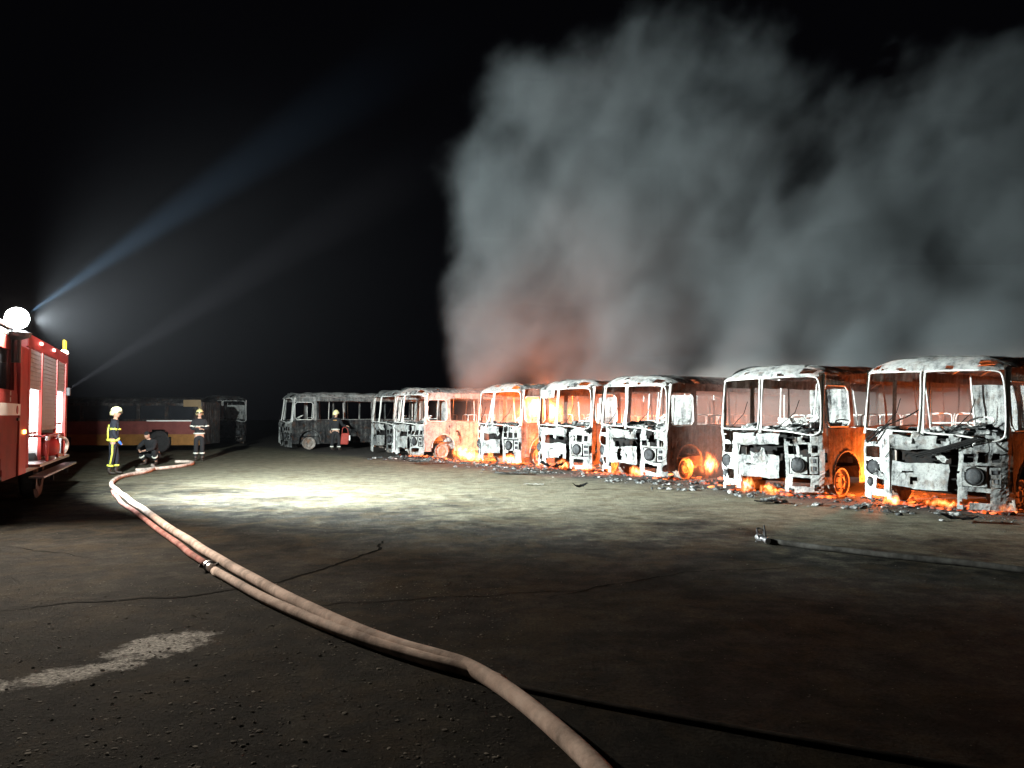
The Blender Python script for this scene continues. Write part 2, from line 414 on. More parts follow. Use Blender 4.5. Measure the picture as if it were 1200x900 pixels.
def make_bus(loc, rz, label, seed, front='ash', side='side', roof='roofm', frame='frame', roll=0.0, pitch=0.0, crush=0.0, far=False, extra=None, band=None):
    b = empty('burnt_bus', loc, rz, label, 'bus', 'burnt out buses')
    b.rotation_euler = (pitch, roll, rz)
    rng = random.Random(seed); fs = .055 if not far else .12
    def fm(x, z):
        p = fmap(x, z)
        if crush: p = (p[0], p[1] + crush * abs(mnoise.noise(Vector((x * 1.3, z * 1.3, seed)))) , p[2])
        return p
    # lower front skin with its openings
    H = [(-1.1, -.82, 1.15, 1.25, .02), (-1.12, -.77, .88, 1.07, .02), (-1.04, -.79, .58, .83, .12), (-1.14, -1.06, .73, .81, 0), (-1.14, -1.06, .60, .69, 0),
         (-1.1, -.95, .34, .5, .07), (-.88, -.64, .33, .52, .02), (-.55, .42, .26, 1.27, .0), (.45, .53, .3, 1.2, 0),
         (.6, .76, .9, 1.05, .01), (.82, .97, .89, 1.08, .01), (1.02, 1.11, .9, 1.06, 0), (.6, 1.13, .49, .84, 0), (.68, 1.0, .24, .42, .02), (-.56, .5, .0, .30, 0), (-.98, -.66, .0, .2, 0), (.62, .72, .0, .2, 0)]
    for u0, u1 in ((-HW, .43), (.53, HW)):              # the skin left and right of the burnt-out seam
        link('front_panel', sheet(u0, u1, .13, 1.42, fs, fm, H, .016, .006, .025 + .05 * ((seed * 3) % 10) / 10, 2.2, seed, .58, keep=lambda u, v: v < 1.27 + .26 * mnoise.noise(Vector((u * 3.1, seed * 1.7, 0))) + .1 * mnoise.noise(Vector((u * 11, seed, 4)))), front, b)
    link('hood_panel', sheet(-.56, .43, 1.06, 1.29, .07, lambda x, z: (x, fm(x, z)[1] - .02 - .05 * math.sin(max(0, min(1, (z - 1.06) / .24)) * math.pi), z), (), .016, .006, .05, 3, seed + 1, .55), front, b)
    link('grille_panel', sheet(-.56, .41, .40, .84, .07, lambda x, z: (x, fm(x, z)[1] - .03, z), [(-.38, -.16, .655, .69, 0)], .016, .006, .04, 2.5, seed + 2, .52), front, b)
    link('grille_bar', BX(-.68, -.58, -.035, .01, .30, 1.3, bev=.01, jit=.008), front, b)
    bm = bmesh.new()                                    # radiator and engine lumps seen through the grille
    for k in range(16):
        x = rng.uniform(-.5, .35); z = rng.uniform(.5, 1.1); s = rng.uniform(.06, .16)
        box(bm, x - s, x + s, .2, .2 + s * 2, z - s * .6, z + s * .6, .015, .02)
    link('engine', bm, 'soot', b)
    link('dark_backing', BX(-1.12, 1.12, .62, .64, .35, 1.3), 'soot', b)  # dark sheet added so the openings in the front look dark
    for hx, hz, hr, nm in ((-.915, .705, .125, 0), (.78, .67, .13, 1)):
        yy = fm(hx, hz)[1]; rot = Matrix.Translation((hx, yy + .01, hz)) @ Matrix.Rotation(R(90), 4, 'X')
        bm = bmesh.new(); lathe(bm, [(hr * .98, -.08), (hr, .0), (hr * .95, .02), (hr * .7, .045), (hr * .3, .06), (.01, .062)], 20, rot)
        link('headlight', bm, 'lens', b, True)
        bm = bmesh.new(); lathe(bm, [(hr * 1.02, -.05), (hr * 1.02, .012), (hr * 1.2, .014), (hr * 1.22, -.02), (hr * 1.22, -.05)], 22, rot)
        link('headlight_rim', bm, 'soot', b)
    x0, x1, z0, z1 = .61, 1.12, .5, .83
    link('headlight_bezel', sheet(x0, x1, z0, z1, .03, lambda x, z: (x, fm(x, z)[1] + .015, z), [(.64, .92, .53, .81, .14), (.95, .99, .5, .83, 0), (1.01, 1.1, .71, .79, 0), (1.01, 1.1, .55, .65, 0)], .012, .002, .01, 3, seed + 3), front, b)
    for z in (.75, .60):
        link('indicator', BX(1.02, 1.09, yo(1.05) + .03, yo(1.05) + .09, z - .035, z + .035, bev=.006), 'lens', b)
    bm = bmesh.new(); lathe(bm, [(.07, -.05), (.07, .0), (.05, .03), (.01, .035)], 14, Matrix.Translation((-1.025, yo(1.02) + .02, .42)) @ Matrix.Rotation(R(90), 4, 'X'))
    link('fog_lamp', bm, 'lens', b, True)
    # dashboard heaped with ash
    def dash(x, y):
        n = mnoise.noise(Vector((x * 4, y * 4, seed))) * .07 + mnoise.noise(Vector((x * 11, y * 11, seed))) * .035
        return (x, y + yo(x) * .9, 1.34 + n + .05 * y)
    link('dashboard', sheet(-1.12, 1.12, .05, .85, .06, dash, (), .02, .012, 0, 1, seed + 4), 'ashpile', b)
    bm = bmesh.new()
    for k in range(26 if not far else 8):
        x = rng.uniform(-1.05, 1.05); y = rng.uniform(.1, .7); s = rng.uniform(.03, .11)
        p = Vector(dash(x, y)); box(bm, p.x - s, p.x + s, p.y - s * .6, p.y + s * .6, p.z - s * .2, p.z + s * rng.uniform(.3, .9), 0, s * .35)
    tag(link('ash_heap', bm, 'ashpile', b), kind='stuff')
    # steering wheel
    bm = bmesh.new(); c = Vector((.62, .72, 1.55)); q = Matrix.Rotation(R(25), 3, 'X')
    tube(bm, [c + q @ Vector((.2 * math.cos(a), .2 * math.sin(a), 0)) for a in [2 * math.pi * k / 20 for k in range(21)]], .014, 6)
    tube(bm, [c, c + Vector((0, -.3, -.4))], .02, 6)
    for a in (0.5, 2.6, 4.7): tube(bm, [c, c + q @ Vector((.2 * math.cos(a), .2 * math.sin(a), 0))], .011, 5)
    link('steering_wheel', bm, 'frame', b)
    # windscreen frame: two rounded loops and the pillar between them
    def loop(pts):
        return [Vector(fm(x, z)) + Vector((0, -.015, 0)) for x, z in pts]
    lp = [(-1.15, 1.44), (-1.15, 1.9), (-1.13, 2.36), (-1.08, 2.42), (-.6, 2.425), (-.12, 2.42), (-.1, 2.36), (-.08, 1.9), (-.09, 1.42), (-.16, 1.37), (-.6, 1.38), (-1.08, 1.39), (-1.15, 1.44)]
    rp = [(.0, 1.42), (-.02, 1.9), (-.02, 2.36), (.03, 2.42), (.6, 2.425), (1.03, 2.41), (1.13, 2.31), (1.17, 1.9), (1.18, 1.42), (1.14, 1.29), (1.02, 1.26), (.6, 1.33), (.07, 1.36), (.0, 1.42)]
    link('windscreen_frame', TB(spline(loop(lp), 4), .014, 7), frame, b, True)
    link('windscreen_frame', TB(spline(loop(rp), 4), .015, 7), frame, b, True)
    link('windscreen_pillar', sheet(-.085, -.015, 1.3, 2.44, .05, lambda x, z: (x, fm(x, z)[1] + .01, z), (), .03, .003, .01, 2, seed), frame, b)
    for s in (-1, 1):
        link('corner_pillar', TB([Vector(fm(s * 1.19, z)) + Vector((0, .02, 0)) for z in (1.3, 1.6, 1.9, 2.2, 2.46)], [.03, .022, .022, .025, .04], 8), frame, b)
    # brow over the windscreen
    def brow(x, v):
        zt = roofz(x * .985, .36); z = 2.42 + v * (zt - 2.42)
        return (x * (1 - .012 * v), yo(x) + ysl(z) + .34 * v * v - .02, z)
    link('brow_panel', sheet(-HW, HW, 0, 1, .06, brow, [(-1.05, -.9, .35, .7, 0), (.78, 1.02, .3, .72, 0), (.3, .42, .1, .3, .0)], .014, .004, .03, 2.3, seed + 5, .42, vstep=.14), front, b)
    # roof skin sagging between its ribs
    def rf(x, y):
        z = roofz(x, y) - .035 * abs(math.sin(math.pi * (y - .36) / .78)) ** .7 * (1 - (x / HW) ** 4) + .03 * mnoise.noise(Vector((x * 1.5, y * .8, seed)))
        return (x, y + .26 * 0 + yo(x) * max(0, 1 - (y - .36)) , z - .012 * (y > 4) * (y - 4) ** 2 * (1 + .5 * math.sin(seed)))
    link('roof', sheet(-HW * .99, HW * .99, .36, LEN, .1 if not far else .2, rf, (), .014, .004, .03 + .05 * ((seed * 7) % 10) / 10, 1.5, seed + 6, .40), roof, b)
    for k in range(5):
        y = .95 + k * 1.4
        link('roof_rib', TB([(x, y, rf(x, y)[2] - .04) for x in [HW * .97 * (i / 6 - 1) for i in range(13)]], .02, 5), frame, b)
    # sides
    for s in (1, -1):
        arch = [(1.1 - .5, 1.1 + .5, -.08, .92, .5), (4.7 - .5, 4.7 + .5, -.08, .92, .5)]
        low = list(arch)
        if s < 0: low.append((1.85, 2.7, .3, 1.4, 0))
        def lo(y, z, s=s): return (s * (HW - .02 * (z < .6)), y, z)
        link('side_panel', sheet(.26, LEN, .28, 1.40, .07 if (s > 0 and not far) else .14, lo, low, .014, .004, .035, 1.6, seed + 8 + s, .36), side, b)
        win = [(.40, 1.26, 1.42, 2.24, .10)] if s > 0 else [(.4, 1.26, 1.42, 2.28, .05)]
        win += [(1.42 + k * 1.36, 2.70 + k * 1.36, 1.43, 2.3, .05) for k in range(4)]
        def hi(y, z, s=s): return (s * (HW - .05 * (z - 1.4)), y, z)
        link('window_band', sheet(.27, LEN, 1.40, 2.50, .05 if (s > 0 and not far) else .1, hi, win, .02, .003, .025, 1.6, seed + 12 + s), band or side, b)
        if s > 0:
            w = win[0]; c = [(w[0], w[2] + .1), (w[0], w[3] - .1), (w[0] + .1, w[3]), (w[1] - .1, w[3]), (w[1], w[3] - .1), (w[1], w[2] + .1), (w[1] - .1, w[2]), (w[0] + .1, w[2]), (w[0], w[2] + .1)]
            link('window_frame', TB([Vector(hi(y, z)) + Vector((.012, 0, 0)) for y, z in c], .017, 6), frame, b)
            link('cab_door', sheet(.44, 1.06, .42, 1.38, .06, lambda y, z: (HW + .012, y, z), [(1.1 - .56, 1.1 + .56, -.14, .98, .56)], .012, .002, .02, 2, seed + 20), side, b)
            link('arch_lip', TB([(HW + .01, 1.1 + .51 * math.cos(a), .42 + .51 * math.sin(a)) for a in [math.pi * k / 14 for k in range(15)]], .02, 6), side, b)
    link('rear_panel', sheet(-HW, HW, .35, 2.5, .12, lambda x, z: (x, LEN, z), [(-1.0, -.1, 1.45, 2.25, .06), (.1, 1.0, 1.45, 2.25, .06)], .014, .004, .03, 1.5, seed + 30), side, b)
    link('floor_pan', sheet(-1.15, 1.15, .7, LEN, .3, lambda x, y: (x, y, .62), (), .02, .01, .03, 1, seed + 31), 'soot', b)
    # axles, wheels without tyres
    for y in (1.1, 4.7):
        link('axle', TB([(-1.0, y, .29), (1.0, y, .29)], .06, 8), 'soot', b)
        for s in (1, -1): inst('wheel_rim', rim_mesh(), b, (s * 1.02, y, .292), 0 if s > 0 else math.pi)
    for y in (1.1, 4.7):
        for s in (1, -1):
            link('wheel_house', sheet(-.1, math.pi + .1, 0, .42, .2, lambda a, q: (s * (HW - .03 - q), y + .54 * math.cos(a), .42 + .54 * math.sin(a)), (), .012, .01, .03, 2, seed + 40), side, b)
            link('inner_panel', BX(s * .76 - .01, s * .76 + .01, y - .56, y + .56, .25, 1.0, jit=.02), side, b)
    link('chassis_beam', BX(-.45, -.37, .1, 6.7, .42, .56), 'soot', b); link('chassis_beam', BX(.37, .45, .1, 6.7, .42, .56), 'soot', b)
    # inside: partition behind the driver, poles, bare seat frames
    link('partition', sheet(.18, 1.12, .66, 2.2, .12, lambda x, z: (x, 1.5, z), [(.3, 1.0, 1.02, 1.32, .03)], .015, .004, .03, 2, seed + 33), 'ash', b)
    for x, y in ((-.45, 1.3), (.3, 1.35), (-.4, 3.1), (.4, 3.1), (-.8, 2.0), (.1, 2.2)):
        t = rng.uniform(-.12, .12)
        link('grab_pole', TB([(x, y, .64), (x + t * .3, y + t * .2, 1.5), (x + t, y + t * .5, rng.uniform(2.0, 2.5))], .016, 6), frame, b)
    link('grab_rail', TB([(-.5, 1.3, 1.5), (.3, 1.35, 1.52)], .014, 6), frame, b)
    if not far:
        for k in range(4):
            for x in (-.85, -.4, .42, .87): inst('seat_frame', seat_mesh(), b, (x + rng.uniform(-.04, .04), 2.5 + k * .95, .64), rng.uniform(-.15, .15))
    for k in range(2):                                   # wipers and hanging trim
        x = (-.75, .35)[k] + rng.uniform(-.1, .1); a = rng.uniform(.2, .5)
        link('wiper', TB([Vector(fm(x, 1.36)) + Vector((0, -.05, 0)), Vector(fm(x + a, 1.7)) + Vector((0, -.07, 0)), Vector(fm(x + a * 1.15, 1.95)) + Vector((0, -.05, 0))], .008, 5), 'soot', b)
    for k in range(6 if not far else 2):                 # skins torn loose and curled by the heat
        cx = rng.uniform(-.9, .8); cz = rng.uniform(.55, 1.25); w = rng.uniform(.05, .15); h = rng.uniform(.05, .13); cu = rng.uniform(.15, .5); tw = rng.uniform(-.6, .6)
        def curl(u, v):
            x = cx + u * math.cos(tw) - v * math.sin(tw); z = cz + u * math.sin(tw) + v * math.cos(tw)
            return (x, fm(max(-1.15, min(1.15, x)), z)[1] - .03 - cu * ((v + h) ** 2) * 2, z)
        link('torn_skin', sheet(-w, w, -h, h, .035, curl, (), .01, .012, .04, 5, seed * 3 + k, .15), front, b)
    for k in range(2):
        x = rng.uniform(-1, 1); l = rng.uniform(.15, .45)
        q = Vector(fm(x, 1.2)); link('hanging_wire', TB(spline([q + Vector((0, -.03, .1)), q + Vector((.05, -.08, -l * .5)), q + Vector((rng.uniform(-.1, .2), -.06, -l))], 4), .008, 5), 'soot', b)
    if extra: extra(b, fm)
    return b

YAW = math.atan2(-.8, .6)
def ex6(b, fm):
    for k, (dx, r) in enumerate(((0, .02), (.05, .016), (.1, .013))):
        link('fallen_trim', TB([(-.15 + dx, -.1, .98 - dx * .4), (.35 + dx, -.12, 1.12 - dx * .3), (.85 + dx, -.02, 1.31 - dx * .2)], r, 6), 'soot', b)
    link('fallen_trim', TB([(-1.0, -.08, 1.2), (-.75, -.05, 1.42), (-.35, .1, 1.62), (-.1, .15, 1.78)], .012, 6), 'soot', b)
    link('fallen_trim', TB([(-.95, -.1, 1.15), (-.6, -.02, 1.5)], .016, 6), 'soot', b)
    link('engine_cover', sheet(.15, .9, .15, .6, .06, lambda x, y: (x, y, 1.46 + .06 * math.sin(x * 5) * math.cos(y * 9)), (), .03, .015, .06, 4, 77), 'ashpile', b)
def ex5(b, fm):
    link('seat_panel', sheet(-.12, .55, 1.32, 1.6, .06, lambda x, z: (x, .9 - .6 * (z - 1.3), z), (), .03, .006, .04, 3, 78), 'frame', b)
    link('engine_cover', sheet(.45, .95, .2, .5, .06, lambda x, y: (x, y, 1.48 + .04 * math.sin(x * 7)), (), .1, .015, .05, 4, 79), 'ashpile', b)
def ex4(b, fm):
    link('engine_cover', sheet(-.1, .85, .1, .6, .06, lambda x, y: (x, y, 1.42 + .08 * math.sin((x + .1) * 3.3)), (), .05, .015, .06, 4, 80), 'ashpile', b)
    link('grab_pole', TB([(.75, .4, 1.4), (.95, .35, 2.4)], .018, 6), 'frame', b)
def ex3(b, fm):
    link('hanging_panel', sheet(-1.08, -.2, 2.18, 2.44, .08, lambda x, z: (x, fm(x, z)[1] - .04, z), (), .012, .004, .03, 2, 81), 'ash', b)
def ex2(b, fm):
    link('fallen_trim', TB([(-.5, -.05, 1.1), (-.2, .0, 1.55), (-.15, .1, 2.2)], .03, 6), 'frame', b)
BUSES = [
    ((7.1, 13.3), 'nearest burnt bus at the right edge, dull grey face, dark beam fallen across its front', 61, dict(extra=ex6, roll=.018, pitch=.006)),
    ((5.14, 15.8), 'white ash covered burnt bus with bright orange side, second from the right edge', 52, dict(extra=ex5, roll=-.012)),
    ((2.95, 20.1), 'burnt bus with fire glowing in its wheel arch and dark rusty side', 43, dict(extra=ex4, roll=.014, crush=.08)),
    ((1.33, 22.5), 'burnt bus with a pale panel hanging in the top corner of its windscreen', 34, dict(extra=ex3, roll=-.014, pitch=-.008)),
    ((-.62, 25.5), 'burnt bus with yellow flames filling its windscreen', 25, dict(extra=ex2, roll=-.01)),
    ((-4.2, 29.5), 'burnt bus with crumpled nose and white lit side, beside the gap left of the flames', 16, dict(crush=.16, side='ash')),
    ((-5.55, 32.2), 'burnt bus half hidden behind the crumpled white sided bus', 8, dict(crush=.1, front='roofm', far=True)),
]
buses = []
for (x, y), lab, sd, kw in BUSES: buses.append(make_bus((x, y, -.02), YAW, lab, sd, **kw))
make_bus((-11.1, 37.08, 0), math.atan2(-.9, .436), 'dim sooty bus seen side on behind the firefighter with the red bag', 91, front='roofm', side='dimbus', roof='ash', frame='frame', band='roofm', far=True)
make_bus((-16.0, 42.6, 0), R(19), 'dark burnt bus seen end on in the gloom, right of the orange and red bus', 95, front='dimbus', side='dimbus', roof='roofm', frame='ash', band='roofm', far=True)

# red and orange bus in the dark at the left
bs = empty('striped_bus', (-13.6, 33.6, 0), R(3), 'dark bus with red and orange stripes standing in the gloom behind the crouching firefighter', 'bus')
def wall(z0, z1, holes=(), x0=-7.6, x1=0, p=0): return sheet(x0, x1, z0, z1, .15, lambda x, z: (x, -p, z), holes, .03, 0, .01, 1, 3)
AR = [(-2.35, -1.25, -.1, 1.0, .55), (-6.6, -5.5, -.1, 1.0, .55)]
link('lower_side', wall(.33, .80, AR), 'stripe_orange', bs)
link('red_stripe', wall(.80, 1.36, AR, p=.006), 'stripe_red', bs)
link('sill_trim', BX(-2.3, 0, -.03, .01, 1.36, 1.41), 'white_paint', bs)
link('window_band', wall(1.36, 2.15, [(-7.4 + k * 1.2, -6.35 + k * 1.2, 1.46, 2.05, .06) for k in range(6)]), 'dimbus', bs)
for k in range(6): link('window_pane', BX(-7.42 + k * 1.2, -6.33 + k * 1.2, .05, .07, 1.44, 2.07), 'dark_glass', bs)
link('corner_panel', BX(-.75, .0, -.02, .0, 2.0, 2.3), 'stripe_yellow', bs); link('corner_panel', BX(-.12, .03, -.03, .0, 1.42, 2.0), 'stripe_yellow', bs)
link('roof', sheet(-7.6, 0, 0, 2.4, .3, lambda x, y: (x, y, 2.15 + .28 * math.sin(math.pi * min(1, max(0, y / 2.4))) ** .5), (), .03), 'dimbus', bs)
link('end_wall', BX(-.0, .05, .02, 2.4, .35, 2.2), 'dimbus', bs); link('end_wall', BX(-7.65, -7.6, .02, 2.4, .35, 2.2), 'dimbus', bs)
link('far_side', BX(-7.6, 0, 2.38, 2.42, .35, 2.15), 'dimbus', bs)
for x in (-1.8, -6.05):
    w = bmesh.new(); lathe(w, [(.2, -.1), (.44, -.12), (.48, -.06), (.48, .1), (.42, .14), (.24, .13), (.22, .08), (.05, .1)], 24, Matrix.Translation((x, .12, .47)) @ Matrix.Rotation(R(90), 4, 'X'))
    link('wheel', w, 'dark_rubber', bs)

# ------------------------------------------------------------------ fire engine
TR = empty('fire_engine', (-8.6, 13.6, 0), math.atan2(.396, .918), 'red fire engine with lit equipment lockers and a floodlight mast', 'fire engine')
def tp(name, bm, mat, par=None, smooth=False): return link(name, bm, mat, par or TR, smooth)
def cabside(y, z): return (0.0 - .04 * max(0, z - 1.7), y, z)
cab = tp('cab', sheet(-3.4, -.78, .62, 2.92, .1, cabside, [(-2.45, -1.0, 2.05, 2.7, .1), (-3.1, -1.9, -.05, 1.15, .6)], .05), 'red')
tp('cab_back', BX(-2.4, -.05, -.82, -.78, .62, 2.9), 'red'); tp('cab_front', BX(-2.4, -.05, -3.42, -3.36, .62, 2.9), 'red')
bm = bmesh.new(); box(bm, -2.45, -.03, -3.42, -.76, 2.92, 3.02, .05)
roofc = tp('cab_roof', bm, 'white_paint')
tp('roof_rail', TB([(-.02, -3.3, 3.06), (-.02, -.8, 3.06)], .03, 8), 'white_paint', roofc)
tp('cab_window', BX(-.09, -.075, -2.47, -.98, 2.0, 2.72), 'dark_glass', cab)
door = tp('cab_door', sheet(-2.55, -.9, 1.18, 2.0, .1, lambda y, z: (.025 - .04 * max(0, z - 1.7), y, z), (), .02), 'red')
tp('door_handle', BX(.045, .075, -1.12, -.98, 1.55, 1.6, bev=.008), 'dark_metal', door)
tp('white_stripe', BX(.05, .056, -3.3, -.86, 1.64, 1.83), 'white_paint')
for z in (1.99, 1.89): tp('door_mark', BX(.05, .056, -1.72, -1.66, z - .035, z + .035), 'white_paint')
bm = bmesh.new(); lathe(bm, [(.07, 0), (.07, .006), (.05, .008)], 14, Matrix.Translation((.058, -1.15, 1.73)) @ Matrix.Rotation(R(90), 4, 'Y'))
tp('door_emblem', bm, 'red')
twr = tp('pump_bay', BX(-2.3, .03, -.72, -.06, .62, 2.82, bev=.02), 'red')
tp('side_lamp', BX(.03, .06, -.45, -.3, 1.32, 1.39, bev=.01), 'amber', twr)
# mast and floodlight
ml = TR.matrix_basis.inverted() if False else None
Rt = Matrix.Rotation(math.atan2(.396, .918), 4, 'Z'); Ti = (Matrix.Translation((-8.6, 13.6, 0)) @ Rt).inverted()
L = Ti @ LAMP
mast = tp('mast', TB([(L.x, L.y, 2.5), (L.x, L.y, L.z - .3)], .07, 10), 'dark_metal')
bm = bmesh.new(); lathe(bm, [(.06, L.z - .36), (.2, L.z - .30), (.22, L.z - .24), (.12, L.z - .2)], 16, Matrix.Translation((L.x, L.y, 0)))
fl = tp('floodlight', bm, 'dark_metal', mast)
bm = bmesh.new(); bmesh.ops.create_uvsphere(bm, u_segments=28, v_segments=18, radius=.175)
g = tp('lamp_glass', bm, 'globe', mast, True); g.location = L
# equipment body: back wall, roof, sills, posts, lockers
Y1, ZT = 5.2, 3.1
tp('body_roof', BX(-2.45, .02, 0, Y1, 2.86, ZT, bev=.02), 'red'); tp('body_back', BX(-2.4, -.02, Y1 - .04, Y1, .75, 2.9), 'red')
tp('body_front', BX(-2.4, -.02, .0, .04, .75, 2.9), 'red'); tp('body_far_side', BX(-2.46, -2.4, 0, Y1, .75, 2.9), 'red')
tp('locker_back', BX(-.75, -.7, .04, Y1 - .04, .7, 2.86), 'interior'); tp('locker_floor', BX(-.7, .0, .04, Y1 - .04, .62, .7), 'steel')
for y0, y1 in ((0.0, .24), (1.5, 1.62), (3.48, 3.6), (4.85, Y1)): tp('locker_post', BX(-.04, .015, y0 + .045, y1 - .002, .7, 2.86), 'red'), tp('locker_wall', BX(-.7, -.045, y0 + .05, y1 - .006, .7, 2.86), 'interior')
def shutter(y0, y1, z0, z1):
    sh = tp('roller_shutter', BX(-.03, -.02, y0, y1, z0, z1), 'grey_shutter'); n = int((z1 - z0) / .075)
    bm = bmesh.new()
    for k in range(n):
        a = z0 + (z1 - z0) * k / n; box(bm, -.02, .0, y0, y1, a + .006, a + (z1 - z0) / n - .006, .003)
    tag(tp('shutter_slat', bm, 'grey_shutter', sh), kind='stuff')
shutter(.245, 1.5, 2.12, 2.85); shutter(1.625, 3.475, 1.34, 2.85); shutter(3.605, 4.845, 2.18, 2.85)
for y in (.30, 1.42, 3.68, 4.76): tp('locker_light', BX(-.14, -.1, y - .03, y + .03, 1.0, 2.1), 'led')
tp('locker_light', BX(-.66, -.62, .5, 1.3, 1.5, 2.05), 'led'); tp('locker_light', BX(-.66, -.62, 3.8, 4.7, 1.6, 2.1), 'led')
tp('locker_shelf', BX(-.68, -.05, .26, 1.48, 1.28, 1.33), 'steel'); tp('locker_shelf', BX(-.68, -.05, 3.62, 4.84, 1.42, 1.47), 'steel')
for y, z, h in ((.5, 1.33, .22), (.8, 1.33, .3), (1.2, 1.33, .18), (4.0, 1.47, .25), (4.45, 1.47, .2)): tp('equipment_case', BX(-.5, -.15, y - .12, y + .12, z, z + h, bev=.02), 'dark_metal')
# red pump unit on the pull-out tray
pm = tp('pump', BX(-.4, .1, 1.75, 2.7, .84, 1.12, bev=.06), 'red')
bm = bmesh.new()
for x in (-.4, .17):
    tube(bm, [(x, 1.2, .76), (x, 1.2, 1.24), (x, 3.3, 1.24), (x, 3.3, .76)], .028, 8)
for y in (1.2, 2.25, 3.3): tube(bm, [(-.4, y, 1.24), (.17, y, 1.24)], .024, 8)
tube(bm, [(.17, 2.6, .76), (.17, 2.6, 1.24)], .026, 8)
tp('pump_frame', bm, 'red', pm)
bm = bmesh.new(); lathe(bm, [(.05, -.2), (.17, -.16), (.19, 0), (.17, .16), (.08, .22)], 16, Matrix.Translation((.05, 2.05, 1.0)) @ Matrix.Rotation(R(90), 4, 'Y')); tp('pump_drum', bm, 'red', pm, True)
tp('pump_hose', TB(spline([(.12, 3.1, 1.2), (.22, 3.45, 1.1), (.22, 3.6, .95), (.18, 3.4, .8), (.1, 3.0, .78)], 5), .035, 8), 'hose', pm, True)
for y in (1.0, 2.4): tp('pump_cap', BX(.16, .22, y, y + .2, 1.16, 1.24, bev=.01), 'steel', pm)
tp('tray', BX(-.4, .2, .3, 4.2, .70, .76, bev=.01), 'steel'); tp('step', BX(.02, .27, .25, 4.9, .50, .54, bev=.008), 'steel')
for y in (.4, 2.5, 4.7): tp('step_bracket', BX(.05, .12, y, y + .06, .3, .5), 'dark_metal')
tp('chassis', BX(-1.9, -.5, -3.2, 5.0, .45, .62), 'dark_metal')
tp('beacon_lamp', BX(-.1, .02, 4.86, 5.02, ZT + .0, ZT + .075, bev=.02), 'amberhot'); tp('beacon_lamp', BX(-.1, .02, 5.06, 5.2, ZT + .0, ZT + .075, bev=.02), 'amberhot')
tp('beacon_guard', TB([(-.04, 4.9, ZT + .08), (-.04, 4.9, ZT + .3), (-.04, 5.12, ZT + .3), (-.04, 5.12, ZT + .08)], .03, 8), 'yellow')
tp('streak_lamp_housing', BX(-.02, .09, 5.06, 5.19, 2.1, 2.3, bev=.02), 'dark_metal')  # made-up housing where the lower streak beam starts
for y in (1.1, 2.7): tp('marker_lamp', BX(.02, .06, y, y + .16, 2.98, 3.04, bev=.01), 'redlamp')
tp('side_lamp', BX(.016, .04, 3.51, 3.58, 1.2, 1.27), 'amber')
for y in (-2.5, 1.9):
    for x in (-.18, -2.2):
        w = bmesh.new(); lathe(w, [(.2, -.14), (.46, -.15), (.52, -.1), (.52, .1), (.46, .15), (.3, .14), (.28, .06), (.1, .1), (.02, .1)], 26, Matrix.Translation((x, y, .52)) @ Matrix.Rotation(R(90), 4, 'Y'))
        tp('wheel', w, 'dark_rubber')

# ------------------------------------------------------------------ hoses
def hose(name, pts, r, mat, label, z=None, flat=1.0, n=14, per=7):
    P = [gnd(a, b, r if z is None else z) for a, b in pts]
    P = spline(P, per)
    P = [p + Vector((mnoise.noise(p * .9) * .05, mnoise.noise(p * .9 + Vector((9, 0, 0))) * .03, 0)) * .5 for p in P]
    rr = [r * (1 + .04 * mnoise.noise(p * 2.0)) for p in P]
    bm = bmesh.new(); tube(bm, P, rr, n)
    if flat != 1.0:
        for v in bm.verts: v.co.z *= flat
    return tag(link(name, bm, mat, smooth=True), label, 'hose', 'fire hoses')
hose('fire_hose', [(722, 925), (690, 890), (650, 853), (610, 820), (575, 795), (545, 779), (510, 768), (470, 757), (425, 741), (375, 719), (330, 697), (285, 672), (245, 648), (205, 623), (172, 600), (148, 583), (135, 573), (131, 566), (138, 560), (152, 556), (170, 553), (181, 549), (178, 545)],
     .051, 'hose', 'thick pale charged hose winding from the bottom edge to the firefighters')
hose('fire_hose', [(131, 575), (140, 586), (158, 600), (185, 620), (215, 642), (243, 662)], .036, 'hose_red', 'thin pink hose lying along the thick pale hose up to its coupling')
hose('fire_hose', [(252, 669), (290, 691), (335, 713), (385, 734), (440, 754), (500, 772), (560, 788), (590, 800)], .043, 'hose', 'pale hose from the coupling pressed against the side of the thick hose')
hose('fire_hose', [(585, 796), (600, 801), (700, 822), (850, 850), (1000, 875), (1180, 905)], .03, 'hose_shaded', 'flat shade-coloured stretch of the pale hose coming out from under the thick hose towards the bottom right', z=.02, flat=.55)
hose('fire_hose', [(900, 634), (925, 637), (955, 641), (1000, 646), (1080, 655), (1140, 661), (1215, 670)], .036, 'hose_grey', 'grey hose ending in a nozzle on the open ground right of centre')
hose('fire_hose', [(160, 551), (185, 549), (212, 546), (226, 543), (222, 541), (205, 541)], .05, 'hose', 'pale hose bend lying at the feet of the crouching firefighter')
# coupling
c0 = gnd(243, 662, .045); c1 = gnd(253, 670, .045); dv = (c1 - c0).normalized()
cp = empty('hose_coupling', (0, 0, 0), 0, 'metal hose coupling joining the pink hose to the pale hose', 'coupling'); cp.location = c0
bm = bmesh.new(); tube(bm, [Vector(), dv * .05, dv * .06, dv * .12, dv * .13, dv * .2], [.048, .048, .062, .062, .048, .045], 14); link('coupling_body', bm, 'steel', cp)
bm = bmesh.new(); sd = Vector((-dv.y, dv.x, 0))
for s in (-1, 1): tube(bm, [dv * .09 + sd * .05 * s, dv * .09 + sd * .1 * s + Vector((0, 0, .02))], .018, 8)
link('coupling_lug', bm, 'dark_metal', cp)
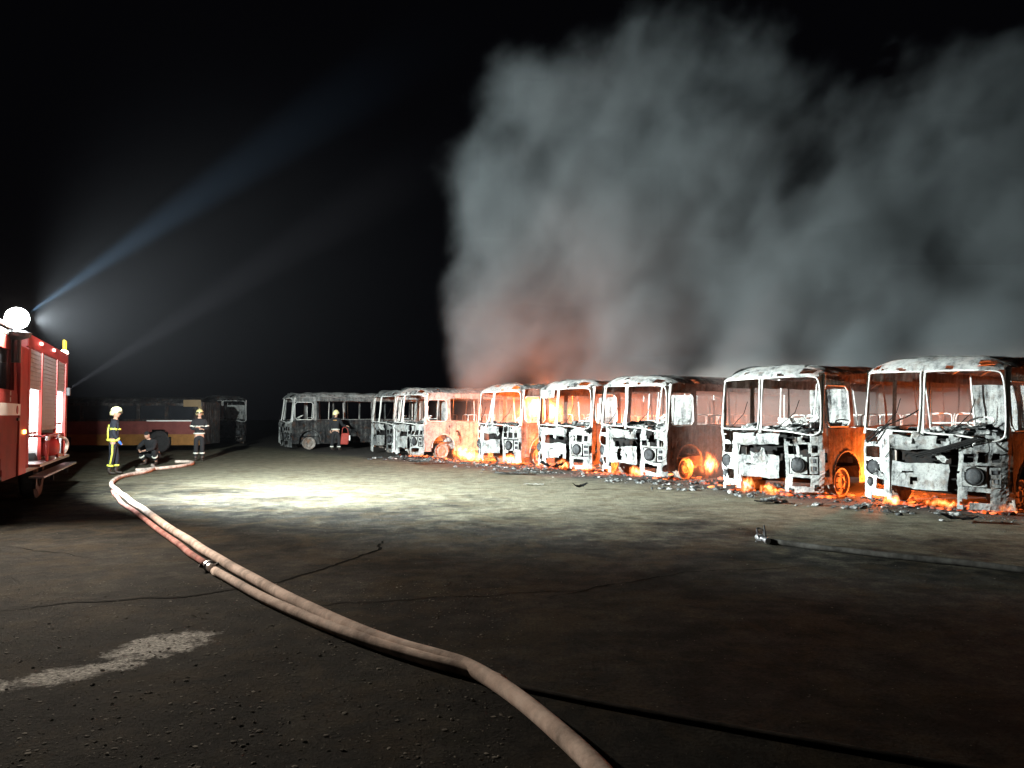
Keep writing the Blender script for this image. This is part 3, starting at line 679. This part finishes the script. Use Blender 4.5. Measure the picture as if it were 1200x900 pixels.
# nozzle on the right-hand hose
n0 = gnd(900, 634, .05); n1 = gnd(880, 626, .07); dv = (n1 - n0).normalized(); sd = Vector((-dv.y, dv.x, 0))
nzl = empty('hose_nozzle', n0, 0, 'metal branch nozzle with handle at the end of the grey hose', 'nozzle')
bm = bmesh.new(); tube(bm, [Vector(), dv * .05, dv * .06, dv * .16, dv * .22, dv * .26, dv * .28, dv * .36], [.055, .055, .045, .04, .045, .06, .062, .058], 14); link('nozzle_body', bm, 'steel', nzl)
bm = bmesh.new(); tube(bm, spline([dv * .08 + Vector((0, 0, .03)), dv * .10 + Vector((0, 0, .13)), dv * .13 + Vector((0, 0, .25))], 4), .018, 8); link('nozzle_grip', bm, 'dark_rubber', nzl)
bm = bmesh.new(); tube(bm, spline([dv * .22 + sd * .05, dv * .28 + sd * .06 + Vector((0, 0, .14)), dv * .34 + Vector((0, 0, .16)), dv * .28 - sd * .06 + Vector((0, 0, .14)), dv * .22 - sd * .05], 4), .013, 7); link('nozzle_handle', bm, 'dark_metal', nzl)
bm = bmesh.new(); tube(bm, [dv * .14, dv * .14 + sd * .16 - Vector((0, 0, .03))], .014, 7); link('nozzle_lever', bm, 'steel', nzl); nzl.scale = (.72, .72, .72)

# ------------------------------------------------------------------ people
def skinmesh(chains, sub=2):
    """chains: list of polylines [(pt, r), ...]; the first point of a later chain joins the nearest earlier vertex"""
    me = bpy.data.meshes.new('tmp'); verts, rad, edges = [], [], []
    for ch in chains:
        prev = None
        for i, (p, r) in enumerate(ch):
            p = Vector(p)
            if i == 0 and verts:
                k = min(range(len(verts)), key=lambda q: (verts[q] - p).length)
                if (verts[k] - p).length < .004: prev = k; continue
            verts.append(p); rad.append(r); k = len(verts) - 1
            if prev is not None: edges.append((prev, k))
            prev = k
    me.from_pydata(verts, edges, [])
    o = bpy.data.objects.new('tmp', me); COL.objects.link(o)
    o.modifiers.new('s', 'SKIN')
    sv = me.skin_vertices[0].data
    for k, r in enumerate(rad):
        rr = r if isinstance(r, tuple) else (r, r); sv[k].radius = rr; sv[k].use_root = (k == 0)
    m2 = o.modifiers.new('u', 'SUBSURF'); m2.levels = sub; m2.render_levels = sub
    dg = bpy.context.evaluated_depsgraph_get(); dg.update(); ev = o.evaluated_get(dg); t = ev.to_mesh()
    bm = bmesh.new(); bm.from_mesh(t); ev.to_mesh_clear()
    bpy.data.objects.remove(o); bpy.data.meshes.remove(me); return bm
def lerp(a, b, t): return Vector(a) * (1 - t) + Vector(b) * t
def ring(bm, a, b, t, r, w):
    p = lerp(a, b, t); d = (Vector(b) - Vector(a)).normalized()
    tube(bm, [p - d * w, p - d * w * .9, p + d * w * .9, p + d * w], [r * .9, r, r, r * .9], 12)
def person(loc, rz, label, J, jacket, trousers, helmet, bands, glove='skin', gear=()):
    """J: joint dict in person space, facing -y; up z"""
    p = empty('person', loc, rz, label, 'person', 'firefighters at the scene')
    V = {k: Vector(v) for k, v in J.items()}
    fwd = V['fwd'] if 'fwd' in V else Vector((0, -1, 0))
    ch = [[(V['pelvis'], .11), (V['chest'], .13), (V['neck'], .06), (V['head'] - (V['head'] - V['neck']) * .35, .055)]]
    for s in 'lr':
        ch.append([(V['chest'], .1), (V['sh' + s], .055), (V['el' + s], .042), (V['wr' + s], .028), (V['wr' + s] + (V['wr' + s] - V['el' + s]).normalized() * .07, (.04, .022))])
        ch.append([(V['pelvis'], .1), (V['hip' + s], .08), (V['kn' + s], .055), (V['an' + s], .04)])
    for s in 'lr':                                       # five fingers rooted in each palm, curled
        w = V['wr' + s]; d = (w - V['el' + s]).normalized(); side = d.cross(Vector((0, 0, 1)) if abs(d.z) < .8 else Vector((0, 1, 0))).normalized(); curl = d.cross(side)
        palm = w + d * .07
        for k, ln in enumerate((.034, .042, .045, .040)):
            b0 = palm + side * (.012 * (k - 1.5) * 1.6)
            ch.append([(palm, .02), (b0 + d * .02, .009), (b0 + d * (.02 + ln * .6) + curl * .012, .008), (b0 + d * (.015 + ln) + curl * .035, .007)])
        ch.append([(palm, .02), (w + d * .035 + side * .035, .010), (w + d * .065 + side * .055 + curl * .015, .009)])
    bm = skinmesh(ch, 1)
    # head with face, joined to the body mesh
    hm = bmesh.new(); bmesh.ops.create_uvsphere(hm, u_segments=18, v_segments=14, radius=1.0)
    q = fwd.to_track_quat('-Y', 'Z').to_matrix(); up = Vector((0, 0, 1))
    for v in hm.verts:
        c = v.co.copy(); c = Vector((c.x * .076, c.y * .095, c.z * .118))
        if c.y < -.05:
            if abs(c.x) < .02 and -.03 < c.z < .02: c.y -= .018 * (1 - abs(c.x) / .02) + .004      # nose
            if abs(abs(c.x) - .03) < .014 and .0 < c.z < .03: c.y += .010                           # eye sockets
            if c.z < -.08: c.y -= .012                                                              # chin
            if abs(c.x) < .03 and -.062 < c.z < -.045: c.y += .006                                  # mouth
        if abs(c.x) > .066 and abs(c.z) < .03 and abs(c.y) < .03: c.x *= 1.17                        # ears
        v.co = V['head'] + q @ c
    tmp = bpy.data.meshes.new('h'); hm.to_mesh(tmp); hm.free(); bm.from_mesh(tmp); bpy.data.meshes.remove(tmp)
    link('body', bm, 'skin', p, True)
    jc = [[(V['pelvis'] + Vector((0, 0, -.06)), (.185, .15)), (lerp(V['pelvis'], V['chest'], .5), (.18, .145)), (V['chest'], (.19, .15)), (lerp(V['chest'], V['neck'], .7), (.12, .11)), (V['neck'] + Vector((0, 0, .02)), .075)]]
    for s in 'lr':
        jc.append([(V['chest'], .15), (V['sh' + s], .088), (lerp(V['sh' + s], V['el' + s], .6), .072), (V['el' + s], .066), (lerp(V['el' + s], V['wr' + s], .92), .052)])
    link('jacket', skinmesh(jc, 2), jacket, p, True)
    tc = [[(V['pelvis'], (.165, .14)), (V['pelvis'] + Vector((0, 0, -.08)), (.15, .13))]]
    for s in 'lr':
        tc.append([(V['pelvis'] + Vector((0, 0, -.08)), .13), (V['hip' + s] + Vector((0, 0, -.06)), .105), (V['kn' + s], .082), (lerp(V['kn' + s], V['an' + s], .85), .074)])
    link('trousers', skinmesh(tc, 2), trousers, p, True)
    for s in 'lr':
        a = V['an' + s]; f = V.get('toe' + s, fwd)
        bc = [[(a + Vector((0, 0, .12)), .062), (a, .058), (a + Vector((0, 0, -.045)) + f * .03, .05), (a + Vector((0, 0, -.055)) + f * .12, (.052, .04)), (a + Vector((0, 0, -.06)) + f * .19, (.04, .03))]]
        link('boot', skinmesh(bc, 2), 'boot', p, True)
    for s in 'lr':
        if glove != 'skin':
            w = V['wr' + s]; d = (w - V['el' + s]).normalized()
            link('glove', skinmesh([[(w - d * .02, .045), (w + d * .06, (.055, .035)), (w + d * .13, (.045, .03))]], 2), glove, p, True)
    if helmet:
        hb = bmesh.new(); bmesh.ops.create_uvsphere(hb, u_segments=22, v_segments=14, radius=1.0)
        for v in hb.verts:
            c = Vector((v.co.x * .128, v.co.y * .152, max(v.co.z, -.12) * .148)) ; c.z += .035
            if v.co.z < .05: c.x *= 1.08; c.y *= 1.1
            if c.y > .05 and v.co.z < -.1: c.z -= .06
            v.co = V['head'] + q @ c
        hl = link('helmet', hb, helmet, p, True)
        bm = bmesh.new(); tube(bm, [V['head'] + q @ Vector((.13 * math.sin(a), -.155 * math.cos(a), .04)) for a in [-1.2 + 2.4 * k / 10 for k in range(11)]], .022, 6); link('visor', bm, 'visor', hl)
        bm = bmesh.new(); tube(bm, [V['head'] + q @ Vector((0, .15 * math.sin(a), .035 + .152 * math.cos(a))) for a in [-1.1 + 2.2 * k / 10 for k in range(11)]], .014, 6); link('crest', bm, helmet, hl)
    else:
        hb = bmesh.new(); bmesh.ops.create_uvsphere(hb, u_segments=18, v_segments=12, radius=1.0)
        for v in hb.verts:
            c = Vector((v.co.x * .083, v.co.y * .1 + .012, v.co.z * .10)); c.z = max(c.z, -.005 if c.y < .02 else -.07) + .032; v.co = V['head'] + q @ c
        link('hair', hb, 'black_cloth', p, True)
    for mat, a, b2, t, r, w in bands:
        if isinstance(a, str) and a in V:
            bm = bmesh.new(); ring(bm, V[a], V[b2], t, r, w)
            if a in ('pelvis', 'chest'):
                c = lerp(V[a], V[b2], t)
                for v in bm.verts: v.co.y = c.y + (v.co.y - c.y) * .86
            link('reflective_band', bm, mat, p, True)
        else:
            link('reflective_band', TB([Vector(x) for x in a], r, 8), mat, p, True)
    for g in gear: g(p)
    return p
def stand(lean=0.0, arms='down', spread=.1, stride=0.0, h=1.0):
    J = dict(pelvis=(0, 0, .98), chest=(0, -lean, 1.34), neck=(0, -lean * 1.2, 1.52), head=(0, -lean * 1.5 - .015, 1.68))
    for s, k in (('l', 1), ('r', -1)):
        J['sh' + s] = (k * .19, -lean, 1.43); J['hip' + s] = (k * .1, 0, .9)
        J['kn' + s] = (k * (spread + .01), -.03 - stride * k * .6, .5); J['an' + s] = (k * (spread + .02), .01 - stride * k, .1)
        J['el' + s] = (k * .27, .04 - lean, 1.14); J['wr' + s] = (k * .27, -.06 - lean, .90)
        if arms == 'fold': J['el' + s] = (k * .27, -.05, 1.15); J['wr' + s] = (-k * .03, -.24, 1.17 + .03 * k)
        if arms == 'front': J['el' + s] = (k * .26, -.1, 1.15); J['wr' + s] = (k * .16, -.33, 1.08)
    return J
# standing in profile by the pink hose
g1 = gnd(132, 556)
J = stand(.03, 'down', .10, .07); J['wrr'] = (-.24, -.16, .92); J['elr'] = (-.27, -.02, 1.13); J['wrl'] = (.24, -.12, .92)
person(g1, R(112), 'standing firefighter in profile with cream helmet and yellow striped dark suit', J, 'navy', 'navy', 'helmet',
       [('hivis', 'pelvis', 'chest', -.10, .205, .03), ('hivis', 'pelvis', 'chest', .78, .2, .022), ('hivis', 'shl', 'ell', .62, .088, .024), ('hivis', 'shr', 'elr', .62, .088, .024),
        ('hivis', 'ell', 'wrl', .75, .068, .022), ('hivis', 'elr', 'wrr', .75, .068, .022), ('hivis', 'knl', 'anl', .62, .09, .025), ('hivis', 'knr', 'anr', .62, .09, .025),
        ('hivis', [(-.12, .10, 1.38), (-.14, .125, 1.2), (-.13, .12, .96)], None, 0, .022, 0), ('hivis', [(.12, .10, 1.38), (.14, .125, 1.2), (.13, .12, .96)], None, 0, .022, 0),
        ('hivis', [(-.215, .0, .84), (-.2, -.0, .6), (-.21, .05, .3)], None, 0, .022, 0), ('hivis', [(.2, .06, .84), (.195, .02, .55), (.19, .0, .2)], None, 0, .022, 0)], 'blue')
# crouching over the hose
g2 = gnd(178, 545)
J = dict(pelvis=(0, .16, .38), chest=(0, -.10, .70), neck=(0, -.19, .85), head=(0, -.27, .98), fwd=(0, -.95, -.3))
for s, k in (('l', 1), ('r', -1)):
    J['sh' + s] = (k * .2, -.13, .77); J['hip' + s] = (k * .12, .14, .35); J['kn' + s] = (k * .28, -.3, .48); J['an' + s] = (k * .2, -.06, .1)
    J['el' + s] = (k * .3, -.33, .56); J['wr' + s] = (k * .1, -.5, .50)
    J['toe' + s] = (k * .3, -.95, 0)
person(g2, R(-12), 'bareheaded firefighter crouching over the hose in dark clothes', J, 'black_cloth', 'black_cloth', None, [('silver', 'knl', 'anl', .5, .09, .025), ('silver', 'knr', 'anr', .5, .09, .025)])
# standing, facing the camera
g3 = gnd(233, 540)
person(g3, R(25), 'standing firefighter with yellow helmet and arms folded in front of the dark vehicles', stand(.0, 'fold', .09, 0), 'black_cloth', 'black_cloth', 'helmet_old',
       [('silver', 'pelvis', 'chest', .0, .2, .022), ('silver', 'pelvis', 'chest', .72, .2, .016), ('silver', 'shl', 'ell', .7, .082, .022), ('silver', 'shr', 'elr', .7, .082, .022), ('silver', 'knl', 'anl', .55, .09, .022), ('silver', 'knr', 'anr', .55, .09, .022)])
# far one by the dim bus, seen from behind, with a red bag
g4 = gnd(393, 528)
J = stand(.02, 'down', .17, .05); J['elr'] = (-.27, -.16, 1.16); J['wrr'] = (-.42, -.3, 1.13); J['fwd'] = (-.5, -.85, 0)
person(g4, R(172), 'firefighter seen from behind carrying a red bag beside the dim bus', J, 'black_cloth', 'black_cloth', 'helmet',
       [('silver', 'pelvis', 'chest', -.02, .205, .022), ('stripe_orange', 'chest', 'neck', .3, .165, .018), ('silver', 'knl', 'anl', .8, .09, .022), ('silver', 'knr', 'anr', .8, .09, .022)])
bg4 = empty('equipment_bag', g4 + Vector((.42, .02, .28)), R(10), 'red canvas bag with pale end hanging beside the far firefighter', 'bag')
bm = bmesh.new(); box(bm, -.17, .19, -.1, .1, 0, .52, .06)
for v in bm.verts: v.co.x += .10 * (v.co.z - .25); v.co += mnoise.noise_vector(v.co * 4) * .02
link('bag_body', bm, 'redcloth', bg4, True); link('bag_end', BX(.19, .26, -.09, .09, .18, .42, bev=.03), 'white_paint', bg4)
link('strap', TB(spline([(-.12, 0, .5), (-.1, 0, .72), (.0, 0, .8), (.12, 0, .7), (.16, 0, .52)], 4), .016, 6), 'redcloth', bg4)

# ------------------------------------------------------------------ flames, embers, debris
def flame_mat(name, strength, c_lo, c_mid, c_hi, scale):
    m, nt, out = newmat(name)
    tc = N(nt, 'ShaderNodeTexCoord').outputs['Object']; P = N(nt, 'ShaderNodeNewGeometry').outputs['Position']
    s = N(nt, 'ShaderNodeSeparateXYZ', {0: tc})
    ln = N(nt, 'ShaderNodeVectorMath', {0: tc}, operation='LENGTH').outputs['Value']
    st = N(nt, 'ShaderNodeVectorMath', {0: P, 1: (1, 1, .45)}, operation='MULTIPLY').outputs[0]
    n = nz(nt, st, scale, 4, .62, .8)
    k = N(nt, 'ShaderNodeMath', {0: ln, 1: -.8, 2: .8}, operation='MULTIPLY_ADD').outputs[0]
    k = N(nt, 'ShaderNodeMath', {0: n, 1: 2.8, 2: k}, operation='MULTIPLY_ADD').outputs[0]
    k = N(nt, 'ShaderNodeMath', {0: k, 1: -1.55}, operation='ADD').outputs[0]
    edge = N(nt, 'ShaderNodeMapRange', {0: ln, 1: .75, 2: 1.0, 3: 1., 4: 0.}).outputs[0]
    f = N(nt, 'ShaderNodeMath', {0: k, 1: edge}, operation='MULTIPLY', use_clamp=True).outputs[0]
    c = ramp(nt, f, [(.0, c_lo), (.3, c_mid), (.75, c_hi)])
    st2 = N(nt, 'ShaderNodeMath', {0: f, 1: 1.7}, operation='POWER').outputs[0]
    st2 = N(nt, 'ShaderNodeMath', {0: st2, 1: strength}, operation='MULTIPLY').outputs[0]
    e = N(nt, 'ShaderNodeEmission', {'Color': c, 'Strength': st2}); nt.links.new(e.outputs[0], out.inputs['Volume'])
    return m
M['flame'] = flame_mat('flame', 46, (1, .06, .008), (1, .2, .02), (1, .62, .25), 8.5)
M['flamebig'] = flame_mat('flame_big', 32, (1, .12, .015), (1, .36, .05), (1, .72, .3), 2.6)
def flame(loc, sx, sy, sz, label, mat='flame', seed=1):
    bm = bmesh.new(); bmesh.ops.create_icosphere(bm, subdivisions=3, radius=1.0)
    for v in bm.verts:
        w = 1.0 - .35 * max(0, v.co.z)
        v.co = Vector((v.co.x * w, v.co.y * w, v.co.z)) * (1 + .12 * mnoise.noise(v.co * 2 + Vector((seed * 5, 0, 0))))
    o = link('flames', bm, mat, None, True); o.location = loc; o.scale = (sx, sy, sz); o.rotation_euler = (0, 0, YAW)
    return tag(o, label, 'fire', 'fires burning among the buses')
def rowp(px, py, z=0): return gnd(px, py, z)
flame(row(-20.3, 16.2, 1.85), .8, .9, .6, 'tall yellow flames inside the windscreen of the middle bus', 'flamebig', 3)
flame(row(-21.9, 18.2, 1.7), .6, .8, .5, 'flames at the back of the burning middle bus, seen through side windows', 'flamebig', 4)
flame(row(-24.6, 20.5, 1.75), 1.0, 1.4, .6, 'orange fire in the rear half of the white sided bus', 'flamebig', 5)
flame(row(-22.9, 15.3, .2), .8, .5, .35, 'flames on the ground in the gap before the burning middle bus', 'flame', 6)
flame(row(-23.9, 15.6, .25), .42, .5, .35, 'flames at the front wheel of the white sided bus', 'flame', 16)
flame(row(-20.3, 15.2, .2), .75, .3, .22, 'flames under the front of the burning middle bus', 'flame', 7)
flame(row(-17.3, 14.85, .2), .32, .22, .2, 'left flames under the bus with the hanging panel', 'flame', 8)
flame(row(-16.2, 14.8, .16), .36, .25, .17, 'right flames under the bus with the hanging panel', 'flame', 9)
flame(row(-14.0, 14.5, .18), .3, .25, .2, 'flames under the bus with the glowing wheel arch', 'flame', 10)
flame(row(-12.75, 15.85, .38), .22, .42, .42, 'fire glowing inside the wheel arch of the dark rusty sided bus', 'flame', 11)
flame(row(-9.9, 13.5, .2), .26, .25, .22, 'yellow flames under the front of the orange sided bus', 'flame', 12)
flame(row(-9.4, 13.55, .15), .25, .2, .16, 'smaller flames right beside those under the orange sided bus', 'flame', 13)
flame(row(-6.9, 13.6, .14), .2, .3, .12, 'left flames under the nearest bus', 'flame', 14)
flame(row(-6.1, 13.75, .14), .36, .25, .11, 'middle flames under the nearest bus', 'flame', 15)
flame(row(-5.3, 13.9, .14), .25, .2, .1, 'right flames under the nearest bus', 'flame', 17)
flame(row(-4.75, 14.3, .12), .22, .22, .12, 'low flames on the ground by the right edge of the photo', 'flame', 18)

flame(row(-22.6, 15.9, .6), .34, .4, .75, 'tall flame tongue in the gap beside the burning middle bus', 'flame', 21)
flame(row(-23.5, 16.4, .55), .3, .4, .62, 'flame tongue behind the front wheel of the white sided bus', 'flame', 22)
def ember_mat():
    m, nt, out = newmat('embers'); P = coords(nt, True)
    n = nz(nt, P, 1.5, 6, .62); f = ramp(nt, n, [(.47, 0.), (.62, 1.)])
    c = ramp(nt, n, [(.45, (.9, .06, .01)), (.7, (1, .3, .06))])
    b = surf(nt, out, (.03, .028, .027), .9)
    nt.links.new(c, b.inputs['Emission Color']); nt.links.new(N(nt, 'ShaderNodeMath', {0: f, 1: 3.2}, operation='MULTIPLY').outputs[0], b.inputs['Emission Strength'])
    return m
M['ember'] = ember_mat()
class Chunks:
    """many small lumps gathered into one mesh"""
    def __init__(self):
        t = bmesh.new(); bmesh.ops.create_icosphere(t, subdivisions=1, radius=1.0)
        self.tv = [v.co.copy() for v in t.verts]; self.tf = [[v.index for v in f.verts] for f in t.faces]; t.free()
        self.v, self.f = [], []
    def add(self, p, s, rng, flat=.6):
        q = Vector((rng.uniform(.6, 1.5), rng.uniform(.6, 1.5), flat * rng.uniform(.5, 1.2))) * s; k = len(self.v)
        a = rng.uniform(0, 6.28); ca, sa = math.cos(a), math.sin(a)
        for c in self.tv:
            j = rng.uniform(.65, 1.3); x, y, z = c.x * q.x * j, c.y * q.y * j, c.z * q.z * j
            self.v.append((p.x + x * ca - y * sa, p.y + x * sa + y * ca, p.z + z + s * .3))
        self.f += [[k + i for i in f] for f in self.tf]
    def build(self, name, mat):
        me = bpy.data.meshes.new(name); me.from_pydata(self.v, [], self.f); me.materials.append(M[mat])
        o = bpy.data.objects.new(name, me); COL.objects.link(o); return o
rng = random.Random(5)
CENT = [(-6.3, 13.77), (-9.56, 13.6), (-14.2, 14.6), (-17.0, 14.8), (-20.6, 15.1), (-25.8, 14.6)]
bm = Chunks()
for k in range(950):
    if k % 3: c = rng.choice(CENT); x = c[0] + rng.gauss(0, .8); y = c[1] + .25 + abs(rng.gauss(0, .6))
    else: x = rng.choice((-7.93, -11.9, -15.6, -18.8, -23.2, -4.7)) + rng.gauss(0, .35); y = 14.6 + abs(rng.gauss(0, 1.2))
    bm.add(row(x, y), rng.uniform(.02, .07), rng)
tag(bm.build('embers', 'ember'), 'glowing embers strewn under and between the buses', 'embers', kind='stuff')
bm = Chunks()
for k in range(2900):
    x = rng.uniform(-27, -3.5); y0 = 14.0 + (.5 if x < -12 else -.25); y = y0 + rng.gauss(-.35, .45)
    if mnoise.noise(Vector((x * .9, y * 1.6, 3))) < rng.uniform(-.35, .3): continue
    s = rng.uniform(.006, .025) if rng.random() < .88 else rng.uniform(.03, .09)
    bm.add(row(x, y), s, rng, .5)
tag(bm.build('ash_litter', 'ashpile'), 'ash and charred scraps littering the ground before the buses', 'ash', kind='stuff')
M['stone'] = simple('grey_stone', (.15, .14, .12), .9, 0, .8, 9, .3, 0, .1)
bm = Chunks()
for k in range(7500):
    d = 2.6 + 15 * rng.random() ** 1.6; x = rng.uniform(-.75, .75) * d
    s = rng.uniform(.002, .0048) * (1 + d * .06)
    
    if rng.random() < .6: d = 2.7 + 5 * rng.random() ** 1.4; x = -rng.uniform(.0, .75) * d; s *= rng.uniform(.8, 1.7)
    bm.add(Vector((x, d, -.002)), s, rng, .45)
tag(bm.build('gravel', 'stone'), 'loose grit scattered over the yard', 'gravel', kind='stuff')

# single scraps that stand out
def scrap(px, py, w, l, h, mat, label, name='scrap_metal', rz=0.0, seed=0, cat='scrap'):
    p = gnd(px, py); rg = random.Random(seed)
    bm = sheet(-w, w, -l, l, max(.03, w / 6), lambda x, y: (x, y, h * (.35 + .65 * abs(mnoise.noise(Vector((x * 5, y * 5, seed)))) + .5 * (x / w) ** 2 * (seed % 2))), (), .012, .008, .02, 6, seed, .12)
    o = link(name, bm, mat); o.location = p + Vector((0, 0, .012)); o.rotation_euler = (0, 0, rz); return tag(o, label, cat)
scrap(625, 569, .24, .07, .05, 'white_paint', 'flat white board lying on the ground before the buses', 'board', R(4), 2, 'board')
scrap(680, 574, .16, .08, .14, 'soot', 'small dark twisted scrap right of the white board', rz=R(20), seed=3)
scrap(648, 552, .35, .2, .28, 'soot', 'dark crumpled sheet leaning by the bus with the hanging panel', rz=R(30), seed=5)
scrap(600, 556, .5, .22, .05, 'ashpile', 'flat grey burnt sheets before the burning middle bus', rz=R(-10), seed=7)
scrap(765, 566, .3, .12, .12, 'ashpile', 'grey scrap fallen below the corner of the glowing wheel arch bus', rz=R(10), seed=8)
scrap(935, 580, .45, .2, .2, 'ashpile', 'pale ash lump under the corner of the orange sided bus', rz=R(-40), seed=9)
scrap(488, 545, .5, .25, .22, 'ashpile', 'heap of crumpled scrap under the nose of the white sided bus', rz=R(15), seed=11)
scrap(905, 590, .3, .1, .06, 'soot', 'thin black scrap lying before the orange sided bus', rz=R(-8), seed=12)
scrap(1125, 612, .25, .12, .1, 'soot', 'black scrap lying before the nearest bus', rz=R(-30), seed=13)

# ------------------------------------------------------------------ smoke (sparse voxel volumes made by nodes) and haze
def smoke_mat(name, dens, color, aniso):
    m, nt, out = newmat(name)
    v = N(nt, 'ShaderNodeVolumePrincipled', {'Color': (*color, 1), 'Density': dens, 'Anisotropy': aniso})
    v.inputs['Density Attribute'].default_value = 'density'
    nt.links.new(v.outputs[0], out.inputs['Volume']); return m
def smoke(name, label, blobs, lo, hi, res, mat, loc=(0, 0, 0), rz=0.0, amp=1.0, scale=.3, base=0.0, gain=2.2, detail=5, edge=(0.05, .55), blend=.25, inner=0.0):
    ng = bpy.data.node_groups.new(name, 'GeometryNodeTree'); ng.interface.new_socket('Geometry', in_out='OUTPUT', socket_type='NodeSocketGeometry')
    out = ng.nodes.new('NodeGroupOutput')
    P = N(ng, 'GeometryNodeInputPosition').outputs[0]
    w1 = N(ng, 'ShaderNodeTexNoise', {'Vector': P, 'Scale': scale * .8, 'Detail': 2.0}).outputs['Color']
    w = N(ng, 'ShaderNodeVectorMath', {0: w1, 1: (.5, .5, .5)}, operation='SUBTRACT').outputs[0]
    w = N(ng, 'ShaderNodeVectorMath', {0: w, 'Scale': 2.0}, operation='SCALE').outputs[0]
    PW = N(ng, 'ShaderNodeVectorMath', {0: P, 1: w}, operation='ADD').outputs[0]
    acc = None
    for c, r, dm in blobs:
        rr = r if isinstance(r, tuple) else (r, r, r)
        q = N(ng, 'ShaderNodeVectorMath', {0: PW, 1: tuple(c)}, operation='SUBTRACT').outputs[0]
        q = N(ng, 'ShaderNodeVectorMath', {0: q, 1: rr}, operation='DIVIDE').outputs[0]
        l = N(ng, 'ShaderNodeVectorMath', {0: q}, operation='LENGTH').outputs['Value']
        k = N(ng, 'ShaderNodeMath', {0: l, 1: -dm, 2: dm}, operation='MULTIPLY_ADD').outputs[0]
        acc = k if acc is None else N(ng, 'ShaderNodeMath', {0: acc, 1: k, 2: blend}, operation='SMOOTH_MAX').outputs[0]
    PS = N(ng, 'ShaderNodeVectorRotate', {'Vector': PW, 'Axis': (0, 1, 0), 'Angle': R(-32)}).outputs[0]
    PS = N(ng, 'ShaderNodeVectorMath', {0: PS, 1: (1.15, 1.0, .80)}, operation='MULTIPLY').outputs[0]
    n = N(ng, 'ShaderNodeTexNoise', {'Vector': PS, 'Scale': scale, 'Detail': float(detail), 'Roughness': .64}).outputs[0]
    n = N(ng, 'ShaderNodeMath', {0: n, 1: -.5}, operation='ADD').outputs[0]
    k = N(ng, 'ShaderNodeMath', {0: n, 1: gain, 2: acc}, operation='MULTIPLY_ADD').outputs[0]
    d = N(ng, 'ShaderNodeMapRange', {0: k, 1: edge[0], 2: edge[1], 3: 0.0, 4: amp}, interpolation_type='SMOOTHSTEP').outputs[0]
    if inner:                                            # thick and thin billows inside the plume
        m2 = N(ng, 'ShaderNodeTexNoise', {'Vector': PS, 'Scale': scale * 1.9, 'Detail': 6.0, 'Roughness': .62}).outputs[0]
        m2 = N(ng, 'ShaderNodeMapRange', {0: m2, 1: .40, 2: .62, 3: 1.0 - inner, 4: 1.0 + inner}).outputs[0]
        d = N(ng, 'ShaderNodeMath', {0: d, 1: m2}, operation='MULTIPLY').outputs[0]
    vc = N(ng, 'GeometryNodeVolumeCube', {'Density': d, 'Background': 0.0, 'Min': lo, 'Max': hi, 'Resolution X': res[0], 'Resolution Y': res[1], 'Resolution Z': res[2]})
    sm = N(ng, 'GeometryNodeSetMaterial', {'Geometry': vc.outputs[0], 'Material': mat})
    ng.links.new(sm.outputs[0], out.inputs[0])
    bm = bmesh.new(); box(bm, lo[0], hi[0], lo[1], hi[1], lo[2], hi[2])
    o = link(name, bm, mat); o.location = loc; o.rotation_euler = (0, 0, rz)
    md = o.modifiers.new('smoke', 'NODES'); md.node_group = ng
    return tag(o, label, 'smoke', kind='stuff')
def B(px, py, rpx, d, dm=1.0, sy=1.0):
    r = rpx / FPX * d; return (at(px, py, d), (r, r * 1.0 * sy, r), dm)
PL = [B(600, 345, 85, 30), B(592, 240, 85, 31, .9), B(615, 130, 72, 32, .85), B(555, 320, 40, 30, .6), B(700, 300, 130, 31), B(690, 180, 110, 32, .9), B(795, 85, 85, 33, .75),
      B(800, 220, 130, 33), B(740, 390, 110, 30), B(880, 330, 110, 31), B(870, 130, 80, 35, .55), B(990, 350, 110, 29), B(1090, 270, 120, 32), B(1180, 160, 105, 35, .6),
      B(1170, 330, 110, 30), B(1080, 390, 80, 27), B(640, 410, 70, 29), B(900, 390, 90, 28), B(1010, 190, 100, 36, .55), B(1010, 412, 62, 25), B(1150, 400, 80, 23), B(870, 420, 50, 26), B(770, 425, 45, 27), B(690, 430, 40, 29), B(810, 320, 110, 31), B(1000, 270, 90, 32), B(580, 405, 55, 28), B(560, 435, 35, 28, .8), B(575, 290, 50, 30)]
smoke('smoke_plume', 'grey smoke plume billowing up behind the row of burning buses', PL, (-5, 20, 0.5), (27, 44, 19), (200, 140, 120),
      smoke_mat('smoke', .34, (.40, .45, .48), .1), gain=1.7, scale=.25, edge=(-.04, .66), blend=.5, detail=7, inner=.42)
# low smoke hanging between and behind the buses (in the row's own directions)
LB = [((0, 5, 1.0), (17, 4.8, 2.0), 1.0), ((-6, 7, 1.2), (9, 5, 2.1), 1.0), ((8, 6, 1.2), (10, 5, 2.1), 1.0)]
smoke('low_smoke', 'thin smoke hanging low between and behind the buses, reddened by the fire', LB, (-19, .9, 0.05), (16, 14, 5.5), (140, 60, 24),
      smoke_mat('low_smoke_air', .21, (.62, .58, .56), 0.0), loc=row(-14.5, 14.2), rz=YAW, gain=1.1, scale=.5, edge=(-.1, .7))

# thin mist added about the fire engine's lamp so the streaks show
smoke('mist', 'thin mist added around the fire engine and its floodlight to carry light streaks', [(LAMP + Vector((1.5, .8, .8)), (9.0, 8.5, 5.6), 1.0)], (-18, 4, .05), (4, 24, 9.5), (60, 60, 32),
      smoke_mat('mist_air', .00012, (.80, .82, .92), .2), gain=.25, scale=.25, edge=(.0, 1.0))
